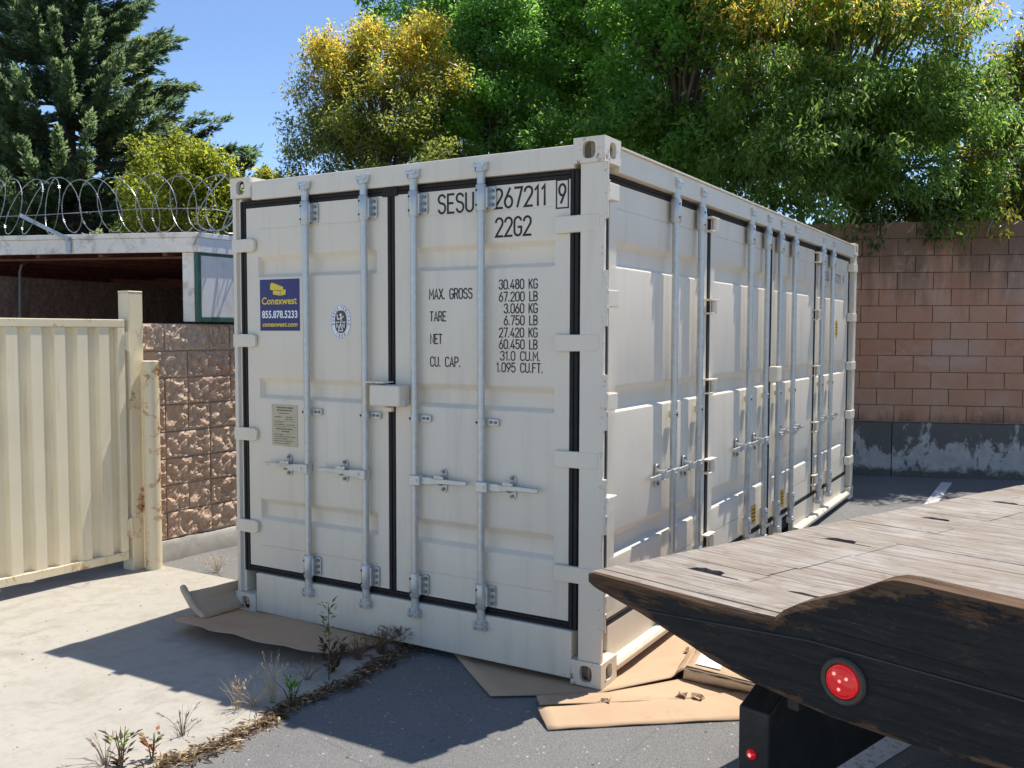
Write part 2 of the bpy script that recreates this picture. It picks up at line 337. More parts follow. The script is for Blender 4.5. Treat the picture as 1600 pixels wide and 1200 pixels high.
M = dict(
    cont=m_container('container_paint'), cast=m_container('casting_paint', .35),
    edge=m_container('edge_paint', -.7),
    gasket=m_plain('door_gasket', (.013, .0105, .0095), .75, var=.3, scale=30, bump=.2, dirt=(.03, .025, .02), dirt_amt=.4),
    galv=m_galv(), bolt=m_plain('dark_bolt', (.20, .20, .19), .4, metal=.6, var=.2, bump=0), dark=m_plain('dark_interior', (.012, .012, .012), .9),
    black_ink=m_plain('black_ink', (.018, .017, .016), .6, bump=0), hole=m_plain('bolt_hole', (.01, .01, .01), .8, bump=0),
    asphalt=m_asphalt(), concrete=m_concrete(), footing=m_concrete('footing_concrete', (.46, .44, .40), (.36, .34, .31), (.22, .20, .17)),
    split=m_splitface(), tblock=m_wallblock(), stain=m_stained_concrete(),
    mortar=m_plain('mortar', (.42, .36, .31), .95, var=.25, bump=.3, dirt=(.16, .11, .09), dirt_amt=.85, dscale=2.5),
    mortar_pale=m_plain('wall_mortar', (.56, .50, .44), .95, var=.15, bump=.3),
    mortar_light=m_plain('pale_mortar', (.55, .41, .32), .95, var=.15, bump=.3, dirt=(.34, .22, .16), dirt_amt=.7, dscale=1.6),
    mortar_dark=m_plain('brown_mortar', (.16, .13, .11), .95, var=.25, bump=.3),
    brown=m_plain('brown_block', (.20, .125, .085), .95, var=.3, scale=30, bump=.6),
    cream=m_rustpaint('cream_gate_paint', (.92, .81, .57), -.9), cream_rust=m_rustpaint('rusty_cream_paint', (.86, .74, .50), 1.15),
    fascia=m_plain('weathered_white_paint', (.92, .83, .70), .6, var=.05, dirt=(.30, .23, .17), dirt_amt=.5, dscale=9),
    white=m_plain('white_board_paint', (.72, .72, .72), .55, var=.04, dirt=(.5, .48, .45), dirt_amt=.4),
    green=m_plain('green_trim_paint', (.035, .11, .075), .5), rafter=m_plain('red_brown_rafter', (.16, .05, .03), .8, var=.3),
    roofing=m_plain('grey_roofing', (.20, .19, .18), .9),
    wire=m_plain('razor_wire_steel', (.38, .39, .40), .38, metal=.7, var=.15, scale=40),
    card=m_cardboard(), card_edge=m_plain('cardboard_edge', (.58, .43, .28), .9), paper=m_plain('white_paper', (.80, .79, .76), .7, bump=0, var=.02),
    tape=m_plain('packing_tape', (.50, .36, .22), .25, bump=.1),
    deck=m_deck(), beam=m_beam(), blacksteel=m_plain('black_steel', (.018, .018, .018), .45, var=.3, scale=15, bump=.15, dirt=(.07, .06, .05), dirt_amt=.5),
    oldwood=m_plain('dark_old_wood', (.15, .08, .04), .9, var=.5, scale=40, bump=.6),
    rubber=m_plain('rubber_grommet', (.065, .052, .038), .6, var=.2, scale=40, bump=.2),
    line=m_plain('mottled_pale_line', (.70, .69, .67), .75, var=.1, scale=60, bump=.4, dirt=(.14, .14, .14), dirt_amt=.7, dscale=38),
    navy=m_plain('navy_vinyl', (.020, .018, .135), .35, bump=0, var=.03), yellow=m_plain('yellow_print', (.80, .60, .03), .4, bump=0, var=.02),
    wprint=m_plain('white_print', (.85, .85, .85), .4, bump=0, var=.02), brownprint=m_plain('dark_brown_print', (.10, .065, .04), .5, bump=0, var=.05),
    plate=m_plain('cream_data_plate', (.55, .48, .33), .45, var=.08, bump=.05, dirt=(.42, .33, .2), dirt_amt=.5), orange=m_plain('warning_yellow', (.72, .42, .03), .5, bump=0),
    bark=m_plain('bark', (.10, .075, .055), .95, var=.4, scale=25, bump=.8), twig=m_plain('pale_twig', (.34, .27, .19), .9, var=.3),
    soil=m_plain('leafy_soil', (.06, .05, .03), .95, var=.5, scale=6, bump=.5),
    leaf=m_leaf('glossy_leaf', .6, .60, .36), leaf2=m_leaf('soft_leaf', .5, .64, .42), needle=m_leaf('conifer_spray', .3, .40, .55), weed=m_leaf('weed_leaf', .25, .35, .6),
)
tl = NT('red_lens'); tl.color((.42, .004, .006)).rough(.08).set(**{'Emission_Strength': .22, 'Emission_Color': (1, .01, .015, 1), 'Coat_Weight': .6}); M['lens'] = tl.m
tl = NT('lit_led'); tl.color((1, .3, .25)).set(**{'Emission_Strength': 1.3, 'Emission_Color': (1, .22, .18, 1)}); M['led'] = tl.m

# ================================================================== THE SETTING
GZ = -0.020
def struct(name, mb, mat, **k): return tag(mb.build(name, mat, **k), kind='structure')
gm = MB(); S = 400
gm.grid([[(x, y, GZ) for x in (-S, S)] for y in (-S, S)], flip=True); struct('ground', gm, M['asphalt'])
# concrete apron: its ragged right-hand edge is the joint where the weeds grow
def joint_x(y): return -1.13 - .06 * max(0, y + .4) + .018 * math.sin(9 * y) + .01 * math.sin(23 * y + 1) + (-.20 * max(0, -1.45 - y))
ys = [-14 + i * .1 for i in range(146)]
cm = MB(); top = []
for y in ys:
    if y > .52: break
    top.append((joint_x(y), y, -.012))
top = [q for q in top if q[1] > -2.9]
poly = [(-3.70, .52, -.012)] + [(-14, .45, -.012), (-14, -14, -.012), (14, -14, -.012), (14, -3.0, -.012)] + top  # wide strip behind the camera is added, unseen, to bounce warm light
cm.prism([(x, y, z - .006) for x, y, z in poly], (0, 0, .006))
struct('concrete_apron_and_bounce', cm, M['concrete'])

WD = np.array([.943, .333, 0]); WN = np.array([-.333, .943, 0]); W0 = np.array([-.28, 7.78, 0])     # line of the retaining wall
def sstep(a, b, x):
    t = min(1, max(0, (x - a) / (b - a))); return t * t * (3 - 2 * t)
def hill(x, y):
    d = (np.array([x, y, 0]) - W0) @ WN
    lo = sstep(-7.5, -5.2, (np.array([x, y, 0]) - W0) @ WD)
    ramp = lo * sstep(.16, .20, d) + (1 - lo) * sstep(.2, 6, d)
    return -.03 + 2.80 * ramp + max(0, d) * .05
hm = MB(); rows = []
ds = [.16, .2, .5, 1, 2, 4, 6, 9, 14, 22, 40, 90]
for s_ in [-60, -30, -16, -12, -10, -8, -7, -6, -5, -3, 0, 3, 6, 10, 20, 60]:
    rows.append([(*(W0 + WD * s_ + WN * d_)[:2], hill(*(W0 + WD * s_ + WN * d_)[:2])) for d_ in ds])
hm.grid(rows); struct('hillside', hm, M['soil'], smooth=40)

def ground_line(pts):
    mb = MB(); mb.prism([(x, y, GZ + .0005) for x, y in pts], (0, 0, .0035)); return struct('pale_ground_line', mb, M['line'])
ground_line([(.665, 7.70), (.69, 4.2), (.80, 4.2), (.775, 7.72)])  # worn white stall line near the retaining wall
ground_line([(1.0, -.49), (1.60, 1.33), (1.71, 1.30), (1.11, -.525)])  # pale strip added on the ground under the truck bed

# ================================================================== SHIPPING CONTAINER
L, WID, HT = 6.058, 2.438, 2.591
box = empty('shipping_container', (-WID / 2, L / 2, 0), 'off-white side-opening shipping container with galvanised locking bars, standing on cardboard', 'container')
def kx(x, y): return x + (x - CAM[0]) * y / -CAM[1]
YD, XD = .032, -.055                       # faces of the end doors and of the side doors
def arc(cx, cy, rx, ry, a0, a1, n=10):
    return [(cx + rx * math.cos(R(a0 + (a1 - a0) * i / n)), cy + ry * math.sin(R(a0 + (a1 - a0) * i / n))) for i in range(n + 1)]

# corner castings with oval holes in the two outer faces
def casting(cx, cy, cz, sx, sy, hz):
    """corner block; sx, sy: direction from the corner into the container"""
    mb = MB(); a, b, h_ = .162, .178, .118; wl = .026
    def face(u0, u1, v0, v1, ou, ov, ru, rv, fn):
        n = 24; outer = []; inner = []; deep = []
        for k in range(n):
            an = 2 * math.pi * k / n + math.pi / n; cu, cv = math.cos(an), math.sin(an)
            t = min(1e9, *(([(u1 - ou) / cu] if cu > 1e-6 else [(u0 - ou) / cu] if cu < -1e-6 else [1e9]) + ([(v1 - ov) / cv] if cv > 1e-6 else [(v0 - ov) / cv] if cv < -1e-6 else [1e9])))
            outer.append((ou + cu * t, ov + cv * t))
            e = 3.2; rr = (abs(cu / ru) ** e + abs(cv / rv) ** e) ** (-1 / e)
            inner.append((ou + cu * rr, ov + cv * rr))
        for cu, cv in ((u0, v0), (u0, v1), (u1, v0), (u1, v1)):       # snap nearest outer point to each corner
            i = min(range(n), key=lambda q: (outer[q][0] - cu) ** 2 + (outer[q][1] - cv) ** 2); outer[i] = (cu, cv)
        vs_ = [fn(u_, v_, 0) for u_, v_ in outer] + [fn(u_, v_, 0) for u_, v_ in inner] + [fn(u_, v_, wl) for u_, v_ in inner]
        fs = []
        for k in range(n):
            k2 = (k + 1) % n
            fs += [(k, k2, n + k2, n + k), (n + k, n + k2, 2 * n + k2, 2 * n + k)]
        mb.add(vs_, fs)
    z0 = cz
    face(0, a, 0, h_, .082, h_ / 2, .033, .040, lambda u_, v_, d_: (cx + sx * u_, cy + sy * d_, z0 + v_))
    face(0, b, 0, h_, .089, h_ / 2, .036, .038, lambda u_, v_, d_: (cx + sx * d_, cy + sy * u_, z0 + v_))
    mb.add([(cx, cy, z0), (cx + sx * a, cy, z0), (cx + sx * a, cy + sy * b, z0), (cx, cy + sy * b, z0)], [(0, 1, 2, 3)])
    mb.add([(cx, cy, z0 + h_), (cx + sx * a, cy, z0 + h_), (cx + sx * a, cy + sy * b, z0 + h_), (cx, cy + sy * b, z0 + h_)], [(0, 1, 2, 3)])
    mb.add([(cx + sx * a, cy, z0), (cx + sx * a, cy + sy * b, z0), (cx + sx * a, cy + sy * b, z0 + h_), (cx + sx * a, cy, z0 + h_)], [(0, 1, 2, 3)])
    mb.add([(cx, cy + sy * b, z0), (cx + sx * a, cy + sy * b, z0), (cx + sx * a, cy + sy * b, z0 + h_), (cx, cy + sy * b, z0 + h_)], [(0, 1, 2, 3)])
    e = .003
    mb.add([(cx + sx * .03, cy + sy * .085, z0 + e), (cx + sx * (a - e), cy + sy * .085, z0 + e), (cx + sx * (a - e), cy + sy * .085, z0 + h_ - e), (cx + sx * .03, cy + sy * .085, z0 + h_ - e)], [(0, 1, 2, 3)])
    mb.add([(cx + sx * .085, cy + sy * .03, z0 + e), (cx + sx * .085, cy + sy * (b - e), z0 + e), (cx + sx * .085, cy + sy * (b - e), z0 + h_ - e), (cx + sx * .085, cy + sy * .03, z0 + h_ - e)], [(0, 1, 2, 3)])
    return mb.build('corner_casting', M['cast'], box)
for X_, sx in ((0, -1), (-WID, 1)):
    for Y_, sy in ((0, 1), (L, -1)):
        for Z_ in (0, HT - .118): casting(X_, Y_, Z_, sx, sy, 0)

# posts and rails
RZ0, RZ1 = .118, HT - .118
mb = MB(); mb.prism([(-.128, .008, RZ0), (-.006, .008, RZ0), (-.006, .034, RZ0), (-.075, .040, RZ0), (-.075, .098, RZ0), (-.128, .098, RZ0)], (0, 0, RZ1 - RZ0)); mb.build('corner_post', M['edge'], box, .004)
mb = MB(); mb.box(-WID + .006, -WID + .034, .008, .15, RZ0, RZ1); mb.box(-WID + .0345, kx(-2.357, .02), .030, .12, RZ0, RZ1); mb.build('corner_post', M['edge'], box, .005)
mb = MB(); mb.box(-.10, -.006, L - .115, L - .008, RZ0, RZ1); mb.build('corner_post', M['edge'], box, .006)
MB().box(-WID + .006, -WID + .12, L - .12, L - .008, RZ0, RZ1).build('corner_post', M['edge'], box, .006)
zt = 2.456
mb = MB(); mb.prism([(-WID + .163, .010, zt), (-WID + .163, .010, 2.548), (-WID + .163, .018, 2.566), (-WID + .163, .09, 2.566), (-WID + .163, .09, zt)], (WID - .326, 0, 0)); mb.build('header_rail', M['cont'], box, .004)
MB().box(-WID + .163, -.163, .008, .10, .018, .250).build('door_sill', M['edge'], box, .006)
MB().box(-.128, -.163, .0085, .10, .1185, .24) if False else None
MB().box(-WID + .13, -.13, L - .09, L - .012, .02, .16).build('rear_rail', M['cont'], box, .004)
MB().box(-WID + .13, -.13, L - .09, L - .012, 2.48, 2.57).build('rear_rail', M['cont'], box, .004)
# side header with drip lip, side sill with lower lip
MB().box(-.075, -.008, .179, L - .179, 2.447, 2.556).build('side_header', M['cont'], box, .003)
MB().box(-.075, .006, .179, L - .179, 2.5565, 2.566).build('drip_lip', M['edge'], box, .002)
mb = MB()
pk = [(2.86, 3.20), (3.45, 3.80)]
segs = [.179, pk[0][0], pk[0][1], pk[1][0], pk[1][1], L - .179]
for i in range(0, 6, 2): mb.box(-.09, -.052, segs[i], segs[i + 1], .05, .248)
for a, b in pk: mb.box(-.09, -.0525, a, b, .222, .2475)
mb.build('side_sill', M['edge'], box, .003)
for a, b in ((.179, 1.9), (1.905, 2.85), (3.81, 4.35), (4.36, 4.72), (4.735, L - .179)):
    mb = MB(); mb.prism([(-.052, a, .035), (.0, a, .035), (.004, a, .062), (-.010, a, .082), (-.052, a, .086)], (0, b - a, 0))
    mb.build('sill_lip', M['edge'], box, .004)
for a, b in pk:
    mb = MB(); mb.box(-.6, -.091, a - .004, a, .02, .225); mb.box(-.6, -.091, b, b + .004, .02, .225); mb.box(-.6, -.091, a, b, .222, .226); mb.box(-.6, -.596, a, b, .02, .222); mb.build('fork_pocket', M['dark'], box)
MB().box(-WID + .10, -.10, .11, L - .10, .09, .17).build('floor', M['dark'], box)
# roof, left wall and far wall (corrugated sheets)
def corr(n, length, amp, fn):
    P = []; per = length / n
    for i in range(n):
        for t, a in ((0, 0), (.36, 0), (.5, 1), (.86, 1)): P.append((i * per + t * per, a * amp))
    P.append((length, 0)); return [[fn(u_, a, q) for q in (0, 1)] for u_, a in P]
mb = MB(); mb.grid(corr(28, L - .2, .02, lambda u_, a, q: (-WID + .06 + q * (WID - .12), .1 + u_, 2.540 + a))); mb.build('roof_sheet', M['cont'], box)
mb = MB(); mb.grid(corr(21, L - .24, .03, lambda u_, a, q: (-WID + .05 - a, .12 + u_, .16 + q * 2.33))); mb.build('side_wall', M['cont'], box)
MB().box(-WID + .01, -WID + .07, .18, L - .18, 2.48, 2.565).build('top_rail', M['cont'], box, .004)
MB().box(-WID + .01, -WID + .07, .18, L - .18, .03, .17).build('bottom_rail', M['cont'], box, .004)
mb = MB(); mb.grid(corr(9, WID - .24, .03, lambda u_, a, q: (-WID + .12 + u_, L - .05 + a, .16 + q * 2.33))); mb.build('end_wall', M['cont'], box)

# door leaf: frame and pressed panel with three recessed bands
def door_mesh(a0, a1, i0, i1, z0, z1, fn, dp=.034):
    prof = [(z0, 0), (.418, 0), (.4185, .0045), (.424, .0045), (.4245, 0)]
    for lo, hi in ((.578, .700), (1.300, 1.420), (2.008, 2.132)):
        prof += [(lo - .012, 0), (lo - .005, .001), (lo, .005), (lo + .012, dp - .005), (lo + .017, dp - .001), (lo + .024, dp),
                 (hi - .040, dp), (hi - .032, dp - .002), (hi - .024, dp - .007), (hi - .004, .005), (hi + .003, .001), (hi + .010, 0)]
    prof += [(2.2845, 0), (2.285, .0035), (2.290, .0035), (2.2905, 0), (z1, 0)]
    cols = [(a0, 0), (i0 - .004, 0), (i0 + .006, 1), (i1 - .006, 1), (i1 + .004, 0), (a1, 0)]
    n_in = 8; cs = cols[:3] + [(i0 + .006 + (i1 - i0 - .012) * k / n_in, 1) for k in range(1, n_in)] + cols[3:]
    mb = MB(); P = [[fn(x, z, d * c) for x, c in cs] for z, d in prof]; mb.grid(P)
    e = .04                                  # edge returns
    for (xa, za, xb, zb) in ((a0, z0, a1, z0), (a1, z0, a1, z1), (a1, z1, a0, z1), (a0, z1, a0, z0)):
        mb.add([fn(xa, za, 0), fn(xb, zb, 0), fn(xb, zb, e), fn(xa, za, e)], [(0, 1, 2, 3)])
    return mb
endfn = lambda x, z, d: (x, YD + d, z)
sidefn = lambda y, z, d: (XD - d, y, z)
ED = []
for a0, a1, i0, i1 in ((kx(-2.308, YD), kx(-1.262, YD), kx(-2.211, YD), kx(-1.339, YD)), (kx(-1.212, YD), kx(-.177, YD), kx(-1.109, YD), kx(-.263, YD))):
    ED.append(door_mesh(a0, a1, i0, i1, .290, 2.412, endfn).build('end_door', M['cont'], box, smooth=28))
SD = []
for a0, a1, i0, i1 in ((.172, 1.585, .258, 1.505), (1.655, 2.99, 1.735, 2.925), (3.055, 4.405, 3.13, 4.335), (4.475, 5.868, 4.56, 5.70)):
    SD.append(door_mesh(a0, a1, i0, i1, .285, 2.405, sidefn).build('side_door', M['cont'], box, smooth=28))
def gbox(*b): 
    mb = MB()
    x0, x1, y0, y1, z0, z1 = b; mb.box(*b)
    return mb
# gaskets: two ribs each so the strip is not one flat band
def end_gasket(x0, x1, z0, z1, horiz):
    mb = MB(); mb.box(x0, x1, YD + .006, YD + .03, z0, z1); t = .010
    if horiz:
        for f_ in (.06, .5): mb.box(x0, x1, YD - .003, YD + .0055, z0 + (z1 - z0) * f_, z0 + (z1 - z0) * f_ + (z1 - z0) * .36)
    else:
        for f_ in (.06, .56): mb.box(x0 + (x1 - x0) * f_, x0 + (x1 - x0) * f_ + (x1 - x0) * .38, YD - .003, YD + .0055, z0, z1)
    mb.build('door_gasket', M['gasket'], box, .002)
gl0, gl1, gr0, gr1 = kx(-2.357, YD), kx(-2.309, YD), kx(-.1765, YD), kx(-.129, YD)
end_gasket(gl0, gl1, .250, 2.455, False); end_gasket(gr0, gr1, .250, 2.455, False)
end_gasket(kx(-1.2615, YD), kx(-1.2125, YD), .2905, 2.4115, False)
end_gasket(gl1 + .0005, gr0 - .0005, .250, .2895, True); end_gasket(gl1 + .0005, gr0 - .0005, 2.4125, 2.455, True)
MB().box(kx(-1.29, YD), kx(-1.19, YD), YD - .009, YD - .0035, 2.405, 2.462).build('gasket_flap', M['gasket'], box, .003)
def side_gasket(y0, y1, z0, z1, horiz):
    mb = MB(); mb.box(XD - .03, XD - .006, y0, y1, z0, z1)
    if horiz:
        for f_ in (.06, .5): mb.box(XD - .0055, XD + .003, y0, y1, z0 + (z1 - z0) * f_, z0 + (z1 - z0) * (f_ + .36))
    else: mb.box(XD - .0055, XD + .002, y0 + (y1 - y0) * .2, y1 - (y1 - y0) * .2, z0, z1)
    mb.build('door_gasket', M['gasket'], box, .002)
side_gasket(.099, 5.939, 2.4055, 2.446, True); side_gasket(.099, 5.939, .249, .2845, True)
for a, b in ((.100, .171), (1.586, 1.654), (2.991, 3.054), (4.406, 4.474), (5.869, 5.938)): side_gasket(a, b, .2848, 2.4052, False)

# locking bars ------------------------------------------------------
def rod_parts(T, side, hand):
    """T(a, d, z): a along the door to the right, d out of the door face, z height; hand: -1 handle to the left, +1 to the right"""
    bar = MB(); r_ = .0185 if side == 'end' else .0195
    bo = .034                              # bar axis stands off the door face
    bar.tube([T(0, bo, .20), T(0, bo, 2.50)], r_, 14)
    root = bar.build('locking_bar', M['galv'], box, smooth=40)
    def part(name, mb, mat=M['galv'], bevel=.002, smooth=None): return mb.build(name, mat, root, bevel, smooth)
    for zc in (.350, 2.352):               # long guide brackets with bolted flange
        mb = MB(); mb.tube([T(0, bo, zc - .065), T(0, bo, zc - .058), T(0, bo, zc + .058), T(0, bo, zc + .065)], [r_ + .007, r_ + .010, r_ + .010, r_ + .007], 14); part('guide_bracket', mb, smooth=40, bevel=0)
        mb = MB()
        x0, x1 = .026, .072
        mb.prism([T(x0, .006, zc - .055), T(x1 - .008, .006, zc - .055), T(x1, .006, zc - .045), T(x1, .006, zc + .045), T(x1 - .008, .006, zc + .055), T(x0, .006, zc + .055)], np.array(T(0, .013, 0)) - np.array(T(0, .006, 0)))
        mb.prism([T(x0 - .02, .013, zc - .05), T(x0 + .012, .013, zc - .05), T(x0 + .012, .013, zc + .05), T(x0 - .02, .013, zc + .05)], np.array(T(0, bo + .004, 0)) - np.array(T(0, .013, 0)))
        part('bracket_flange', mb)
        for dz in (-.034, 0.0, .034):
            mb = MB(); mb.tube([T(.055, .012, zc + dz), T(.055, .021, zc + dz)], .0095, 8); part('bolt', mb, M['bolt'], 0)
        for dz in (-.036, .036):
            mb = MB(); mb.tube([T(-.012, bo + r_ + .002, zc + dz), T(-.012, bo + r_ + .0095, zc + dz)], .0055, 8); part('grease_hole', mb, M['hole'], 0)
    zc = 1.236                             # middle guide
    mb = MB(); mb.tube([T(0, bo, zc - .018), T(0, bo, zc + .018)], r_ + .006, 14); part('guide_bracket', mb, smooth=40, bevel=0)
    mb = MB(); o = np.array(T(0, .003, zc - .018)); mb.prism([T(.0, .004, zc - .018), T(.088, .004, zc - .018), T(.092, .004, zc - .010), T(.092, .004, zc + .010), T(.088, .004, zc + .018), T(0, .004, zc + .018)], np.array(T(0, .018, 0)) - np.array(T(0, .004, 0))); part('bracket_flange', mb)
    for xx in (.048, .074):
        mb = MB(); mb.tube([T(xx, .017, zc), T(xx, .024, zc)], .008, 8); part('bolt', mb, M['bolt'], 0)
    mb = MB(); mb.tube([T(-.012, bo + r_ + .0015, zc), T(-.012, bo + r_ + .0075, zc)], .0055, 8); part('grease_hole', mb, M['hole'], 0)
    for zc, s_ in ((2.505, 1), (.195, -1)):   # cams and keepers
        mb = MB(); mb.tube([T(0, bo, zc - s_ * .085), T(0, bo, zc - s_ * .03), T(0, bo, zc - s_ * .025), T(0, bo, zc + s_ * .018)], [r_ + .003, r_ + .003, r_ + .010, r_ + .010], 12)
        for dx in (-.036, .024): mb.prism([T(dx, .010, zc - .02), T(dx + .012, .010, zc - .02), T(dx + .012, .010, zc + .024), T(dx, .010, zc + .024)], np.array(T(0, bo + .022, 0)) - np.array(T(0, .010, 0)))
        mb.prism([T(-.030, bo + .010, zc - .004), T(.030, bo + .010, zc - .004), T(.036, bo + .010, zc + .010), T(-.036, bo + .010, zc + .010)], np.array(T(0, bo + .030, 0)) - np.array(T(0, bo + .010, 0)))
        part('cam_keeper', mb)
    # handle: hub, bar, grip
    h = hand; zc = .912; q = lambda a_, d_, z_: T(a_ * h, d_, z_)
    mb = MB(); mb.prism([q(-.018, bo - .018, zc - .028), q(.050, bo - .018, zc - .026), q(.050, bo - .018, zc + .026), q(-.018, bo - .018, zc + .028)], np.array(T(0, bo + .030, 0)) - np.array(T(0, bo - .018, 0))); part('handle_hub', mb, bevel=.004)
    mb = MB(); mb.tube([q(.028, bo + .029, zc), q(.028, bo + .034, zc)], .009, 10); part('pivot_pin', mb, M['hole'] if False else M['galv'], 0)
    pts = [(.045, .020), (.10, .020), (.13, .015), (.17, .014), (.20, .013), (.33, .011)]
    mb = MB(); topp = [q(a_, bo - .004 - .05 * max(0, a_ - .2) * 0, zc + hw + (.004 if a_ > .15 else 0)) for a_, hw in pts]; botp = [q(a_, bo - .004, zc - hw + (.004 if a_ > .15 else 0)) for a_, hw in pts]
    mb.prism(topp + botp[::-1], np.array(T(0, bo + .010, 0)) - np.array(T(0, bo - .004, 0))); part('handle', mb, bevel=.003)
    hx = .168
    mb = MB(); mb.prism([q(hx + a_, .002, zc + .004 + b_) for a_, b_ in arc(0, .042, .021, .021, 0, 180, 8) + arc(0, -.042, .021, .021, 180, 360, 8)], np.array(T(0, .010, 0)) - np.array(T(0, .002, 0))); part('handle_plate', mb, bevel=.0015)
    mb = MB()
    mb.prism([q(hx - .016, .010, zc + .024), q(hx + .020, .010, zc + .024), q(hx + .014, .058, zc + .030), q(hx - .012, .058, zc + .030)], (0, 0, .007))
    mb.prism([q(hx - .014, .010, zc - .016), q(hx + .016, .010, zc - .016), q(hx + .010, .055, zc - .020), q(hx - .010, .055, zc - .020)], (0, 0, .006))
    mb.prism([q(hx - .034, .046, zc + .018), q(hx + .030, .052, zc + .018), q(hx + .030, .052, zc + .030), q(hx - .034, .046, zc + .036)], np.array(T(0, .006, 0)) - np.array(T(0, 0, 0)))
    part('handle_latch', mb, bevel=.0015)
    for dz in (.048, -.044):
        mb = MB(); mb.tube([q(hx, .008, zc + .004 + dz), q(hx, .018, zc + .004 + dz)], .0095, 8); part('bolt', mb, M['bolt'], 0)
    return root
for x, hand in ((-1.843, -1), (-1.421, -1), (-1.088, 1), (-.672, 1)):
    rod_parts(lambda a, d, z, x=x: (x + a, YD - d, z), 'end', hand)
for y, hand in ((.945, -1), (1.36, -1), (2.36, -1), (2.775, -1), (3.125, 1), (3.555, 1), (4.53, 1), (4.945, 1)):
    rod_parts(lambda a, d, z, y=y: (XD + d + .008, y + a, z), 'side', hand)

# hinges --------------------------------------------------------------
for zc in (2.195, 1.636, 1.080, .526):
    mb = MB(); P = [(-WID - .002, zc - .038), (kx(-2.26, .02), zc - .038), (kx(-2.236, .02), zc - .026), (kx(-2.236, .02), zc + .026), (kx(-2.26, .02), zc + .038), (-WID - .002, zc + .038)]
    mb.prism([(x, YD - .004, z) for x, z in P], (0, -.022, 0)); mb.build('hinge', M['edge'], box, .004)
    mb = MB(); P = [(kx(-.252, .02), zc - .040), (-.030, zc - .036), (-.030, zc + .042), (kx(-.252, .02), zc + .040)]
    mb.prism([(x, YD - .004, z) for x, z in P], (0, -.024, 0)); mb.build('hinge', M['edge'], box, .004)
for zc in (2.343, 1.846, 1.360, .868, .40):
    mb = MB(); mb.box(-.050, .008, .034, .150, zc - .040, zc + .040); o = mb.build('side_hinge', M['edge'], box, .004)
    mb = MB(); mb.tube([(-.001, .018, zc - .13), (-.001, .018, zc + .13)], .0135, 10); mb.build('hinge_pin', M['edge'], o, smooth=40)
    mb = MB(); mb.box(-.012, .015, .010, .032, zc - .046, zc - .0405); mb.box(-.012, .015, .010, .032, zc + .0405, zc + .046); mb.build('hinge_lug', M['cast'], o)
    mb = MB(); mb.box(-.050, .006, L - .235, L - .030, zc - .040, zc + .040); mb.build('side_hinge', M['edge'], box, .004)
    for yc in (1.62, 4.44):
        mb = MB(); s_ = .0; mb.box(-.050, -.006, yc - .085, yc - .024, zc - .046, zc - .036); mb.box(-.050, -.006, yc - .085, yc + .06, zc + .036, zc + .046); o = mb.build('side_hinge', M['edge'], box, .002)
        mb = MB(); mb.tube([(-.022, yc + .012, zc - .040), (-.022, yc + .012, zc + .0355)], .020, 12); mb.build('hinge_barrel', M['edge'], o, smooth=40)
# lock box over the centre joint of the end doors and of the side doors
mb = MB(); mb.box(kx(-1.352, -.02), kx(-1.150, -.02), YD - .105, YD - .006, 1.297, 1.408); o = mb.build('lock_box', M['cont'], box, .010, seg=3)
mb = MB(); mb.box(kx(-1.382, .0), kx(-1.375, .0), YD - .085, YD - .003, 1.30, 1.424); mb.box(kx(-1.3745, .0), kx(-1.25, .0), YD - .085, YD - .003, 1.417, 1.424); mb.build('lock_box_bracket', M['cont'], o)
mb = MB(); mb.tube([(kx(-1.148, 0), YD - .06, 1.30), (kx(-1.135, 0), YD - .06, 1.30), (kx(-1.135, 0), YD - .06, 1.33)], .008, 8); mb.build('padlock_ear', M['galv'], o)
mb = MB(); mb.box(kx(-1.30, 0), kx(-1.245, 0), YD - .03, YD - .003, 1.262, 1.285); mb.build('catch', M['edge'], o, .002)
mb = MB(); mb.box(XD + .01, XD + .075, 2.965, 3.10, 1.325, 1.44); mb.build('lock_box', M['cont'], box, .008)

